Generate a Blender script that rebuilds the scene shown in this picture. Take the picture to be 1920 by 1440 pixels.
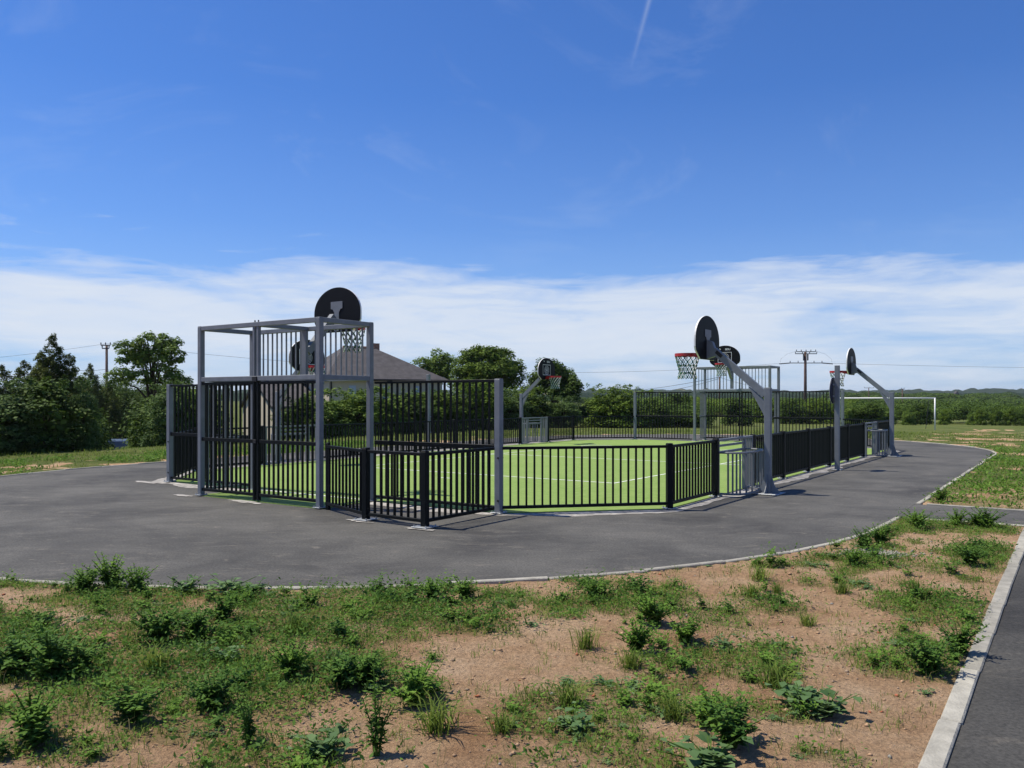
import bpy, bmesh, math, random
import numpy as np
from mathutils import Vector, Matrix, Euler
random.seed(7); RNG = np.random.default_rng(11)
for o in list(bpy.data.objects): bpy.data.objects.remove(o)
scene = bpy.context.scene
COL = scene.collection
R = math.radians

# ------------------------------------------------------------------ camera
FPX, EYE, HOR = 1552.0, 1.70, 748.0          # focal length in photo pixels, eye height, horizon row
cam = bpy.data.cameras.new('camera'); camo = bpy.data.objects.new('camera', cam); COL.objects.link(camo)
cam.sensor_width = 36.0; cam.lens = FPX / 1920 * 36; cam.shift_y = (HOR - 720) / 1920
cam.clip_start = 0.1; cam.clip_end = 20000
camo.location = (0, 0, EYE); camo.rotation_euler = (R(90), 0, 0)
scene.camera = camo

# ------------------------------------------------------------------ sky, sun, exposure
SUN_EL = R(62.5); SUN_AZ = math.atan2(-0.965, 0.26)
world = bpy.data.worlds.new('World'); scene.world = world; world.use_nodes = True
def build_world():
    nt = world.node_tree; N = nt.nodes; L = nt.links; N.clear()
    out = N.new('ShaderNodeOutputWorld'); bg = N.new('ShaderNodeBackground'); bg.inputs['Strength'].default_value = 0.1
    L.new(bg.outputs[0], out.inputs[0])
    sky = N.new('ShaderNodeTexSky'); sky.sky_type = 'NISHITA'; sky.sun_disc = False
    sky.sun_elevation = SUN_EL; sky.sun_rotation = SUN_AZ % (2 * math.pi)
    sky.altitude = 100; sky.air_density = 1.0; sky.dust_density = 0.35; sky.ozone_density = 2.2
    tint = N.new('ShaderNodeMix'); tint.data_type = 'RGBA'; tint.blend_type = 'MULTIPLY'; tint.inputs[0].default_value = 1
    tint.inputs[7].default_value = (0.40, 0.70, 1.20, 1)
    L.new(sky.outputs[0], tint.inputs[6])
    tc = N.new('ShaderNodeTexCoord'); sep = N.new('ShaderNodeSeparateXYZ'); L.new(tc.outputs['Generated'], sep.inputs[0])
    def math_(op, a, b=None, c=None):
        m = N.new('ShaderNodeMath'); m.operation = op
        for i, s in enumerate((a, b, c)):
            if s is None: continue
            if isinstance(s, (int, float)): m.inputs[i].default_value = s
            else: L.new(s, m.inputs[i])
        return m.outputs[0]
    def ramp(v, pts):
        r = N.new('ShaderNodeValToRGB'); e = r.color_ramp.elements
        while len(e) < len(pts): e.new(0.5)
        for el, (p, c) in zip(e, pts): el.position = p; el.color = (c, c, c, 1)
        L.new(v, r.inputs[0]); return r.outputs[0]
    def noise(scale3, sc, detail, rough, dist=0.0, off=(0, 0, 0)):
        mp = N.new('ShaderNodeMapping'); mp.inputs['Scale'].default_value = scale3; mp.inputs['Location'].default_value = off
        L.new(tc.outputs['Generated'], mp.inputs[0])
        n = N.new('ShaderNodeTexNoise'); n.inputs['Scale'].default_value = sc; n.inputs['Detail'].default_value = detail
        n.inputs['Roughness'].default_value = rough; n.inputs['Distortion'].default_value = dist
        L.new(mp.outputs[0], n.inputs[0]); return n.outputs[0]
    z = sep.outputs[2]
    cover = ramp(z, [(0.0, 0.42), (0.04, 0.52), (0.075, 0.70), (0.112, 0.72), (0.140, 0.48), (0.175, 0.13), (0.21, 0.0), (1.0, 0.0)])
    big = noise((1, 1, 5.5), 3.3, 7, 0.58, 0.6, (2.1, 7.4, 0.3))
    fine = noise((1.2, 1.2, 9), 7.0, 8, 0.62, 0.8, (0.4, 2.2, 0))
    n = math_('ADD', math_('MULTIPLY', big, 0.62), math_('MULTIPLY', fine, 0.38))
    n = math_('MULTIPLY_ADD', math_('SUBTRACT', n, 0.5), 2.0, 0.5)
    s = math_('ADD', n, math_('SUBTRACT', cover, 0.56))
    cl = ramp(s, [(0.26, 0.0), (0.48, 0.48), (0.70, 0.88), (0.9, 1.0)])
    # thin high wisps
    wis = noise((0.9, 1.6, 2.2), 3.4, 9, 0.66, 1.6, (7.7, 3.0, 1.1))
    wis = math_('MULTIPLY', ramp(wis, [(0.55, 0.0), (0.80, 0.12)]), ramp(z, [(0.14, 0.0), (0.2, 1.0), (0.7, 0.7)]))
    cl = math_('MAXIMUM', math_('MULTIPLY', cl, 0.92), wis)
    # milky air low above the ground
    hz = ramp(z, [(0.0, 0.62), (0.03, 0.55), (0.09, 0.34), (0.2, 0.10), (0.34, 0.0)])
    m0 = N.new('ShaderNodeMix'); m0.data_type = 'RGBA'; L.new(hz, m0.inputs[0]); L.new(tint.outputs[2], m0.inputs[6])
    m0.inputs[7].default_value = (4.2, 5.6, 7.9, 1)
    m1 = N.new('ShaderNodeMix'); m1.data_type = 'RGBA'; L.new(cl, m1.inputs[0]); L.new(m0.outputs[2], m1.inputs[6])
    m1.inputs[7].default_value = (6.5, 7.05, 7.9, 1)
    # a thin vapour trail: a streak on the plane of the high cloud
    zz = math_('MAXIMUM', z, 0.05)
    pu = math_('DIVIDE', sep.outputs[0], zz); pv = math_('DIVIDE', sep.outputs[1], zz)
    ax, ay, bx_, by_ = 0.344, 2.07, 0.36, 2.52
    dx, dy = bx_ - ax, by_ - ay; ln = math.hypot(dx, dy); dx /= ln; dy /= ln
    al = math_('ADD', math_('MULTIPLY', math_('SUBTRACT', pu, ax), dx), math_('MULTIPLY', math_('SUBTRACT', pv, ay), dy))
    ac = math_('ABSOLUTE', math_('SUBTRACT', math_('MULTIPLY', math_('SUBTRACT', pu, ax), dy), math_('MULTIPLY', math_('SUBTRACT', pv, ay), dx)))
    tr = math_('MULTIPLY', ramp(ac, [(0.0, 1.0), (0.009, 0.0)]), ramp(al, [(0.0, 0.20), (ln * 0.6, 0.10), (ln, 0.0)]))
    m2 = N.new('ShaderNodeMix'); m2.data_type = 'RGBA'; L.new(tr, m2.inputs[0]); L.new(m1.outputs[2], m2.inputs[6])
    m2.inputs[7].default_value = (6.5, 7.05, 7.9, 1)
    L.new(m2.outputs[2], bg.inputs['Color'])
build_world()
sun = bpy.data.lights.new('sun', 'SUN'); sun.energy = 4.9; sun.angle = R(0.53); sun.color = (1.0, 0.93, 0.80)
suno = bpy.data.objects.new('sun', sun); COL.objects.link(suno); suno.location = (-40, 10, 60)
sd = Vector((math.sin(SUN_AZ) * math.cos(SUN_EL), math.cos(SUN_AZ) * math.cos(SUN_EL), math.sin(SUN_EL)))
suno.rotation_euler = (-sd).to_track_quat('-Z', 'Y').to_euler()
vs = scene.view_settings
scene.display_settings.display_device = 'sRGB'
vs.view_transform = 'Standard'; vs.look = 'None'; vs.gamma = 1.0; vs.use_curve_mapping = False; vs.exposure = 0.18
scene.render.engine = 'CYCLES'

# ------------------------------------------------------------------ coordinates
TH = R(-34.5)                                 # the court's end line against the picture plane
OU = (-3.59, 14.57)                           # middle of the near goal line
UX, UY = math.cos(TH), math.sin(TH)
HALF, LEN, CH, MOD = 6.0, 21.4, 1.88, 1.96    # court half width, length, corner cut, fence module
WING = 4.12
def cw(u, v, z=0.0): return Vector((OU[0] + u * UX - v * UY, OU[1] + u * UY + v * UX, z))
def uv_of(x, y):
    x = x - OU[0]; y = y - OU[1]
    return x * UX + y * UY, -x * UY + y * UX
def gp(px, py, z=0.0):                        # photo pixel -> point on the ground
    Y = FPX * (EYE - z) / (py - HOR); return ((px - 960) * Y / FPX, Y)
RING = 9.0; V0, V1 = 2.3, LEN - 2.3           # asphalt: stadium of radius 9
PATH_V0, PATH_V1, WALK_U = 3.0, 4.75, 10.80
def asphalt_sd(u, v):                         # signed distance to the paved area, negative inside (arrays)
    vv = np.clip(v, V0, V1); d = np.hypot(u, v - vv) - (RING + .088)
    bx = np.maximum(np.abs(u - 10.0) - 1.6, np.abs(v - 0.5 * (PATH_V0 + PATH_V1)) - 0.5 * (PATH_V1 - PATH_V0) - .088)
    wk = np.maximum(np.abs(u - (WALK_U + 1.1)) - 1.308, np.abs(v - 10.0) - 40.0)
    return np.minimum(np.minimum(d, bx), wk)
def sstep(a, b, x):
    t = np.clip((x - a) / (b - a), 0, 1); return t * t * (3 - 2 * t)
def vnoise(x, y, s, seed=0):                  # smooth value noise
    x = np.asarray(x, float) * s + seed * 17.3; y = np.asarray(y, float) * s + seed * 9.1
    xi = np.floor(x).astype(np.int64); yi = np.floor(y).astype(np.int64); fx = x - xi; fy = y - yi
    fx = fx * fx * (3 - 2 * fx); fy = fy * fy * (3 - 2 * fy)
    def h(a, b):
        n = (a * 374761393 + b * 668265263 + seed * 1442695) & 0x7fffffff
        n = ((n ^ (n >> 13)) * 1274126177) & 0x7fffffff
        return ((n ^ (n >> 16)) & 0xffff) / 65535.0
    return (h(xi, yi) * (1 - fx) + h(xi + 1, yi) * fx) * (1 - fy) + (h(xi, yi + 1) * (1 - fx) + h(xi + 1, yi + 1) * fx) * fy
def fbm(x, y, s, seed=0, oct=4):
    t = 0; a = 0.5
    for i in range(oct): t = t + a * vnoise(x, y, s * 2 ** i, seed + i); a *= 0.5
    return t / (1 - 0.5 ** oct)
def terrain(x, y):
    x = np.asarray(x, float); y = np.asarray(y, float)
    u, v = uv_of(x, y)
    z = -2.4 * sstep(0, 13, -15.3 - u) * sstep(62, 20, v)
    z = z - 0.016 * np.clip(v - 30, 0, 110) * sstep(-30, -8, u)
    r = np.hypot(x, y)
    z = z + (fbm(x, y, 0.05, 5, 3) - 0.5) * 1.0 * sstep(45, 120, r)
    d = asphalt_sd(u, v)
    b = (fbm(x, y, 0.9, 3, 4) - 0.5) * 0.10 + (fbm(x, y, 6.0, 8, 3) - 0.5) * 0.035
    z = z + b * sstep(0.02, 0.7, d) * sstep(60, 25, r) + 0.006
    t = sstep(-0.095, 0.0, d); z = z * t - 0.07 * (1 - t)
    return z
def tz(x, y): return float(terrain(np.array([x]), np.array([y]))[0])

# ------------------------------------------------------------------ materials
def mat(name, color=(0.5, 0.5, 0.5), rough=0.6, metal=0.0, spec=0.4, var=0.0, vscale=4.0, bump=0.0, bscale=40.0, color2=None):
    m = bpy.data.materials.new(name); m.use_nodes = True
    nt = m.node_tree; b = nt.nodes['Principled BSDF']
    b.inputs['Base Color'].default_value = (*color, 1); b.inputs['Roughness'].default_value = rough
    b.inputs['Metallic'].default_value = metal; b.inputs['Specular IOR Level'].default_value = spec
    tc = nt.nodes.new('ShaderNodeTexCoord')
    if var > 0 or color2:
        n = nt.nodes.new('ShaderNodeTexNoise'); n.inputs['Scale'].default_value = vscale; n.inputs['Detail'].default_value = 6
        n.inputs['Roughness'].default_value = 0.65
        nt.links.new(tc.outputs['Object'], n.inputs[0])
        r = nt.nodes.new('ShaderNodeValToRGB'); c2 = color2 or tuple(c * (1 + var) for c in color)
        c1 = color if color2 else tuple(c * (1 - var) for c in color)
        r.color_ramp.elements[0].position = 0.32; r.color_ramp.elements[1].position = 0.68
        r.color_ramp.elements[0].color = (*c1, 1); r.color_ramp.elements[1].color = (*c2, 1)
        nt.links.new(n.outputs[0], r.inputs[0]); nt.links.new(r.outputs[0], b.inputs['Base Color'])
    if bump > 0:
        n2 = nt.nodes.new('ShaderNodeTexNoise'); n2.inputs['Scale'].default_value = bscale; n2.inputs['Detail'].default_value = 5
        nt.links.new(tc.outputs['Object'], n2.inputs[0])
        bp = nt.nodes.new('ShaderNodeBump'); bp.inputs['Strength'].default_value = bump; bp.inputs['Distance'].default_value = 0.02
        nt.links.new(n2.outputs[0], bp.inputs['Height']); nt.links.new(bp.outputs[0], b.inputs['Normal'])
    return m
def leaf_mat(name, c1, c2, trans=0.25, rough=0.65, spec=0.12, patch=0.8):
    m = bpy.data.materials.new(name); m.use_nodes = True; nt = m.node_tree; N = nt.nodes; L = nt.links
    b = N['Principled BSDF']; b.inputs['Roughness'].default_value = rough; b.inputs['Specular IOR Level'].default_value = spec
    geo = N.new('ShaderNodeNewGeometry'); tc = N.new('ShaderNodeTexCoord')
    n = N.new('ShaderNodeTexNoise'); n.inputs['Scale'].default_value = patch; n.inputs['Detail'].default_value = 2
    L.new(geo.outputs['Position'], n.inputs[0])
    ad = N.new('ShaderNodeMath'); ad.operation = 'MULTIPLY_ADD'; ad.inputs[1].default_value = 0.55
    L.new(geo.outputs['Random Per Island'], ad.inputs[0])
    sc = N.new('ShaderNodeMath'); sc.operation = 'MULTIPLY_ADD'; sc.inputs[1].default_value = 1.1; sc.inputs[2].default_value = -0.33
    L.new(n.outputs[0], sc.inputs[0]); L.new(sc.outputs[0], ad.inputs[2])
    r = N.new('ShaderNodeValToRGB'); r.color_ramp.elements[0].position = 0.1; r.color_ramp.elements[1].position = 0.9
    r.color_ramp.elements[0].color = (*c1, 1); r.color_ramp.elements[1].color = (*c2, 1)
    L.new(ad.outputs[0], r.inputs[0]); L.new(r.outputs[0], b.inputs['Base Color'])
    tr = N.new('ShaderNodeBsdfTranslucent'); L.new(r.outputs[0], tr.inputs[0])
    mx = N.new('ShaderNodeMixShader'); mx.inputs[0].default_value = trans
    L.new(b.outputs[0], mx.inputs[1]); L.new(tr.outputs[0], mx.inputs[2]); L.new(mx.outputs[0], N['Material Output'].inputs[0])
    return m
M = {}
M['grey'] = mat('light_grey_paint', (0.180, 0.195, 0.213), 0.48, 0.0, 0.28, var=0.13, vscale=6)
M['lgrey'] = mat('galvanised_grey_paint', (0.19, 0.20, 0.21), 0.45, 0.0, 0.3, var=0.06, vscale=3)
M['anthracite'] = mat('anthracite_paint', (0.0045, 0.0062, 0.0072), 0.5, 0.0, 0.14, var=0.12, vscale=5)
M['black'] = mat('black_board', (0.0045, 0.005, 0.0065), 0.55, 0, 0.15, var=0.1)
M['white'] = mat('white_laminate', (0.78, 0.78, 0.77), 0.5)
M['red'] = mat('red_rim_paint', (0.42, 0.018, 0.02), 0.4, 0, 0.5, var=0.1)
M['net_green'] = mat('green_net_cord', (0.012, 0.10, 0.055), 0.8)
M['net_white'] = mat('white_net_cord', (0.62, 0.64, 0.62), 0.8)
M['bluesign'] = mat('dark_blue_sign', (0.010, 0.014, 0.038), 0.5, 0, 0.2)
M['darkcap'] = mat('black_fitting', (0.012, 0.012, 0.013), 0.5)
M['zinc'] = mat('zinc_plate', (0.36, 0.38, 0.40), 0.45, 0.5, 0.5, var=0.1, vscale=12)
M['kerb'] = mat('concrete_kerb', (0.33, 0.32, 0.285), 0.9, 0, 0.2, var=0.22, vscale=7, bump=0.4, bscale=60)
def _kerb_vary(m):
    N = m.node_tree.nodes; L = m.node_tree.links; b = N['Principled BSDF']; src = b.inputs['Base Color'].links[0].from_socket
    oi = N.new('ShaderNodeObjectInfo'); r = N.new('ShaderNodeValToRGB'); r.color_ramp.elements[0].color = (.82, .80, .76, 1); r.color_ramp.elements[1].color = (1.2, 1.17, 1.1, 1)
    L.new(oi.outputs['Random'], r.inputs[0]); mx = N.new('ShaderNodeMix'); mx.data_type = 'RGBA'; mx.blend_type = 'MULTIPLY'; mx.inputs[0].default_value = 1
    L.new(src, mx.inputs[6]); L.new(r.outputs[0], mx.inputs[7]); L.new(mx.outputs[2], b.inputs['Base Color'])
_kerb_vary(M['kerb'])
M['line'] = mat('white_turf_line', (0.78, 0.80, 0.72), 0.9, 0, 0.1, var=0.10, vscale=30)
M['bark'] = mat('bark', (0.07, 0.05, 0.035), 0.9, 0, 0.2, var=0.3, vscale=8, bump=0.6, bscale=20)
M['leaf'] = leaf_mat('leaf_mid', (0.0312, 0.0672, 0.0084), (0.1920, 0.2784, 0.0336))
M['leaf_dark'] = leaf_mat('leaf_dark', (0.0175, 0.0425, 0.0075), (0.1187, 0.1875, 0.0275), 0.22)
M['leaf_light'] = leaf_mat('leaf_light', (0.0575, 0.1092, 0.0161), (0.2185, 0.3105, 0.0552))
M['leaf_blue'] = leaf_mat('leaf_bluegreen', (0.0264, 0.0600, 0.0156), (0.1560, 0.2340, 0.0600), 0.25)
M['conifer'] = leaf_mat('conifer_needles', (0.0184, 0.0368, 0.0069), (0.1495, 0.1840, 0.0276), 0.2)
M['weed'] = leaf_mat('weed_leaf', (0.0549, 0.1342, 0.0171), (0.2074, 0.3477, 0.0537), 0.38, patch=3)
M['weed_dark'] = leaf_mat('weed_leaf_dark', (0.0350, 0.0938, 0.0163), (0.1500, 0.2687, 0.0450), 0.35, patch=3)
M['weed_grey'] = leaf_mat('weed_leaf_greyish', (0.0690, 0.1437, 0.0483), (0.1955, 0.2875, 0.1150), 0.3, rough=0.6, patch=3)
M['grass'] = leaf_mat('grass_blade', (0.0649, 0.1239, 0.0165), (0.2537, 0.3186, 0.0661), 0.38, patch=1.2)
M['straw'] = leaf_mat('dry_grass_blade', (0.14, 0.13, 0.05), (0.30, 0.26, 0.13), 0.2, patch=1.2)
M['stone'] = mat('small_stone', (0.30, 0.22, 0.15), 0.9, 0, 0.2, var=0.4, vscale=1.5)
M['clod'] = mat('soil_clod', (0.42, 0.27, 0.16), 0.95, 0, 0.1, var=0.35, vscale=1.5); M['brickbit'] = mat('brick_fragment', (0.36, 0.13, 0.07), 0.9, 0, 0.1, var=0.3, vscale=2)
M['wood_pole'] = mat('weathered_pole', (0.13, 0.085, 0.07), 0.85, 0, 0.2, var=0.2, vscale=3)
M['cream'] = mat('cream_render', (0.52, 0.45, 0.34), 0.9, 0, 0.15, var=0.05, vscale=1.5)
M['roof'] = mat('slate_roof', (0.088, 0.080, 0.078), 0.75, 0, 0.3, var=0.25, vscale=2.5, bump=0.3, bscale=14)
def _courses(m):
    N = m.node_tree.nodes; L = m.node_tree.links; b = N['Principled BSDF']; geo = N.new('ShaderNodeNewGeometry'); w = N.new('ShaderNodeTexWave'); w.bands_direction = 'Z'; w.wave_profile = 'SAW'
    w.inputs['Scale'].default_value = 2.6; w.inputs['Distortion'].default_value = 0.25; L.new(geo.outputs['Position'], w.inputs[0]); bp = N.new('ShaderNodeBump'); bp.inputs['Strength'].default_value = 0.7; bp.inputs['Distance'].default_value = 0.06
    L.new(w.outputs[1], bp.inputs['Height']); L.new(bp.outputs[0], b.inputs['Normal'])
_courses(M['roof'])
M['shutter'] = mat('pale_shutter', (0.42, 0.48, 0.56), 0.6)
M['brick_chimney'] = mat('chimney_brick', (0.30, 0.17, 0.11), 0.9, var=0.2, vscale=8)
M['goalwhite'] = mat('white_goal_paint', (0.78, 0.78, 0.76), 0.45)
M['wire'] = mat('cable', (0.05, 0.05, 0.06), 0.6)
M['carpaint'] = mat('blue_grey_car_paint', (0.16, 0.22, 0.31), 0.25, 0.2, 0.5)
M['glass'] = mat('car_glass', (0.02, 0.03, 0.045), 0.08, 0, 0.6)
M['tyre'] = mat('tyre_rubber', (0.02, 0.02, 0.02), 0.85)

def nodes_of(name):
    m = bpy.data.materials.new(name); m.use_nodes = True; return m, m.node_tree.nodes, m.node_tree.links, m.node_tree.nodes['Principled BSDF']
def n_noise(N, L, src, scale, detail=5, rough=0.6, dist=0.0, vec_scale=None):
    if vec_scale:
        mp = N.new('ShaderNodeMapping'); mp.inputs['Scale'].default_value = vec_scale[:3]
        if len(vec_scale) > 3: mp.inputs['Rotation'].default_value = (0, 0, vec_scale[3])
        L.new(src, mp.inputs[0]); src = mp.outputs[0]
    n = N.new('ShaderNodeTexNoise'); n.inputs['Scale'].default_value = scale; n.inputs['Detail'].default_value = detail
    n.inputs['Roughness'].default_value = rough; n.inputs['Distortion'].default_value = dist; L.new(src, n.inputs[0]); return n.outputs[0]
def n_ramp(N, L, v, pts):
    r = N.new('ShaderNodeValToRGB'); e = r.color_ramp.elements
    while len(e) < len(pts): e.new(0.5)
    for el, (p, c) in zip(e, pts): el.position = p; el.color = (*c, 1) if isinstance(c, tuple) else (c, c, c, 1)
    L.new(v, r.inputs[0]); return r.outputs[0]
def n_mix(N, L, fac, a, b, mode='MIX'):
    m = N.new('ShaderNodeMix'); m.data_type = 'RGBA'; m.blend_type = mode
    for idx, s in ((0, fac), (6, a), (7, b)):
        if isinstance(s, (int, float)): m.inputs[idx].default_value = s
        elif isinstance(s, tuple): m.inputs[idx].default_value = (*s, 1)
        else: L.new(s, m.inputs[idx])
    return m.outputs[2]
def n_bump(N, L, b, h, strength, dist=0.02):
    bp = N.new('ShaderNodeBump'); bp.inputs['Strength'].default_value = strength; bp.inputs['Distance'].default_value = dist
    L.new(h, bp.inputs['Height']); L.new(bp.outputs[0], b.inputs['Normal'])
def mk_asphalt(K=1.0, nm='asphalt'):
    m, N, L, b = nodes_of(nm); geo = N.new('ShaderNodeNewGeometry'); P = geo.outputs['Position']
    grain = n_noise(N, L, P, 260, 3, 0.7)
    mid = n_noise(N, L, P, 0.55, 7, 0.62, 0.4)
    streak = n_noise(N, L, P, 1.1, 8, 0.7, 0.9, (0.8, 1.5, 1, R(8)))
    dust = n_noise(N, L, P, 6.5, 8, 0.75, 0.5, (0.5, 1.6, 1))
    speck = n_noise(N, L, P, 38, 5, 0.8); scuff = n_noise(N, L, P, 3.2, 9, 0.72, 1.2, (0.7, 1.6, 1, R(-14)))
    c = n_ramp(N, L, mid, [(0.32, (0.066*K, 0.064*K, 0.060*K)), (0.5, (0.114*K, 0.110*K, 0.099*K)), (0.68, (0.162*K, 0.155*K, 0.138*K))])
    c = n_mix(N, L, n_ramp(N, L, streak, [(0.50, 0.0), (0.70, 0.55)]), c, (0.180*K, 0.170*K, 0.152*K))
    stain = n_noise(N, L, P, 0.33, 6, 0.6, 0.8)
    c = n_mix(N, L, n_ramp(N, L, stain, [(0.56, 0.0), (0.63, 0.40)]), c, (0.070*K, 0.068*K, 0.064*K))
    c = n_mix(N, L, n_ramp(N, L, scuff, [(0.56, 0.0), (0.68, 0.6)]), c, (0.25*K, 0.225*K, 0.185*K))
    c = n_mix(N, L, n_ramp(N, L, dust, [(0.62, 0.0), (0.72, 0.75)]), c, (0.32*K, 0.27*K, 0.20*K))
    c = n_mix(N, L, 1.0, c, n_ramp(N, L, speck, [(0.32, 0.45), (0.68, 1.25)]), 'MULTIPLY')
    c = n_mix(N, L, 0.5, c, n_ramp(N, L, grain, [(0.25, 0.45), (0.75, 1.0)]), 'MULTIPLY')
    L.new(c, b.inputs['Base Color']); b.inputs['Roughness'].default_value = 0.88; b.inputs['Specular IOR Level'].default_value = 0.25
    n_bump(N, L, b, grain, 0.35, 0.006); return m
def mk_turf():
    m, N, L, b = nodes_of('artificial_turf'); geo = N.new('ShaderNodeNewGeometry'); P = geo.outputs['Position']
    fine = n_noise(N, L, P, 85, 4, 0.75); mid = n_noise(N, L, P, 9, 6, 0.7, 0.3, (0.7, 1.7, 1, TH)); big = n_noise(N, L, P, 0.7, 4, 0.5)
    c = n_ramp(N, L, mid, [(0.30, (0.165, 0.280, 0.050)), (0.70, (0.320, 0.450, 0.112))])
    c = n_mix(N, L, n_ramp(N, L, big, [(0.35, 0.0), (0.7, 0.45)]), c, (0.325, 0.420, 0.135))
    c = n_mix(N, L, 0.6, c, n_ramp(N, L, fine, [(0.25, 0.50), (0.75, 1.05)]), 'MULTIPLY')
    L.new(c, b.inputs['Base Color']); b.inputs['Roughness'].default_value = 0.8; b.inputs['Specular IOR Level'].default_value = 0.2
    n_bump(N, L, b, fine, 0.7, 0.02); return m
def mk_ground():
    m, N, L, b = nodes_of('soil_and_grass'); geo = N.new('ShaderNodeNewGeometry'); P = geo.outputs['Position']
    at = N.new('ShaderNodeAttribute'); at.attribute_name = 'green'; at.attribute_type = 'GEOMETRY'
    s1 = n_noise(N, L, P, 1.3, 8, 0.66, 0.3); s2 = n_noise(N, L, P, 34, 6, 0.75); s3 = n_noise(N, L, P, 150, 3, 0.7)
    soil = n_ramp(N, L, s1, [(0.30, (0.420, 0.240, 0.124)), (0.5, (0.590, 0.380, 0.216)), (0.70, (0.710, 0.505, 0.318))])
    soil = n_mix(N, L, 0.85, soil, n_ramp(N, L, s2, [(0.28, 0.40), (0.6, 1.05)]), 'MULTIPLY')
    soil = n_mix(N, L, n_ramp(N, L, s3, [(0.62, 0.0), (0.76, 0.35)]), soil, (0.46, 0.38, 0.29))
    g1 = n_noise(N, L, P, 0.6, 7, 0.65); g2 = n_noise(N, L, P, 22, 5, 0.75)
    gr = n_ramp(N, L, g1, [(0.25, (0.085, 0.120, 0.028)), (0.5, (0.135, 0.165, 0.042)), (0.75, (0.215, 0.210, 0.075))])
    gr = n_mix(N, L, 0.6, gr, n_ramp(N, L, g2, [(0.25, 0.42), (0.7, 1.0)]), 'MULTIPLY')
    ed = n_noise(N, L, P, 9, 6, 0.7)
    ad = N.new('ShaderNodeMath'); ad.operation = 'MULTIPLY_ADD'; ad.inputs[1].default_value = 0.9; ad.inputs[2].default_value = -0.45
    L.new(ed, ad.inputs[0]); a2 = N.new('ShaderNodeMath'); a2.operation = 'ADD'; L.new(ad.outputs[0], a2.inputs[0]); L.new(at.outputs['Fac'], a2.inputs[1])
    f = n_ramp(N, L, a2.outputs[0], [(0.35, 0.0), (0.62, 1.0)])
    sx = N.new('ShaderNodeSeparateXYZ'); L.new(P, sx.inputs[0]); mr = N.new('ShaderNodeMapRange'); L.new(sx.outputs[1], mr.inputs[0])
    mr.inputs[1].default_value = 12.0; mr.inputs[2].default_value = 19.0; mr.inputs[3].default_value = 0.38; mr.inputs[4].default_value = 1.0
    mm = N.new('ShaderNodeMath'); mm.operation = 'MULTIPLY'; L.new(f, mm.inputs[0]); L.new(mr.outputs[0], mm.inputs[1]); f = mm.outputs[0]
    L.new(n_mix(N, L, f, soil, gr), b.inputs['Base Color']); b.inputs['Roughness'].default_value = 0.95; b.inputs['Specular IOR Level'].default_value = 0.1
    n_bump(N, L, b, s2, 1.0, 0.06); return m
def mk_hill():
    m, N, L, b = nodes_of('wooded_hill'); geo = N.new('ShaderNodeNewGeometry'); P = geo.outputs['Position']
    a = n_noise(N, L, P, 0.035, 8, 0.75); f = n_noise(N, L, P, 0.006, 3, 0.5)
    c = n_ramp(N, L, a, [(0.3, (0.010, 0.022, 0.014)), (0.7, (0.036, 0.060, 0.030))])
    c = n_mix(N, L, n_ramp(N, L, f, [(0.60, 0.0), (0.64, 0.8)]), c, (0.22, 0.20, 0.10))
    L.new(c, b.inputs['Base Color']); b.inputs['Roughness'].default_value = 1.0; b.inputs['Specular IOR Level'].default_value = 0.0
    n_bump(N, L, b, a, 1.0, 6.0); return m
def mk_cement():
    m, N, L, b = nodes_of('cement_residue'); geo = N.new('ShaderNodeNewGeometry'); P = geo.outputs['Position']
    a = n_noise(N, L, P, 5, 8, 0.72); g = n_noise(N, L, P, 120, 3, 0.7)
    c = n_ramp(N, L, a, [(0.34, (0.16, 0.152, 0.14)), (0.5, (0.36, 0.34, 0.31)), (0.72, (0.66, 0.63, 0.58))])
    c = n_mix(N, L, 0.5, c, n_ramp(N, L, g, [(0.25, 0.5), (0.7, 1.0)]), 'MULTIPLY')
    L.new(c, b.inputs['Base Color']); b.inputs['Roughness'].default_value = 0.95; b.inputs['Specular IOR Level'].default_value = 0.1
    n_bump(N, L, b, a, 0.5, 0.02); return m
M['asphalt'] = mk_asphalt(); M['asphalt_dark'] = mk_asphalt(0.62, 'newer_asphalt_vignetted'); M['turf'] = mk_turf(); M['ground'] = mk_ground(); M['hill'] = mk_hill(); M['cement'] = mk_cement()  # dark copy for the walkway: fresher asphalt, plus lens vignetting put into its colour

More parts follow.
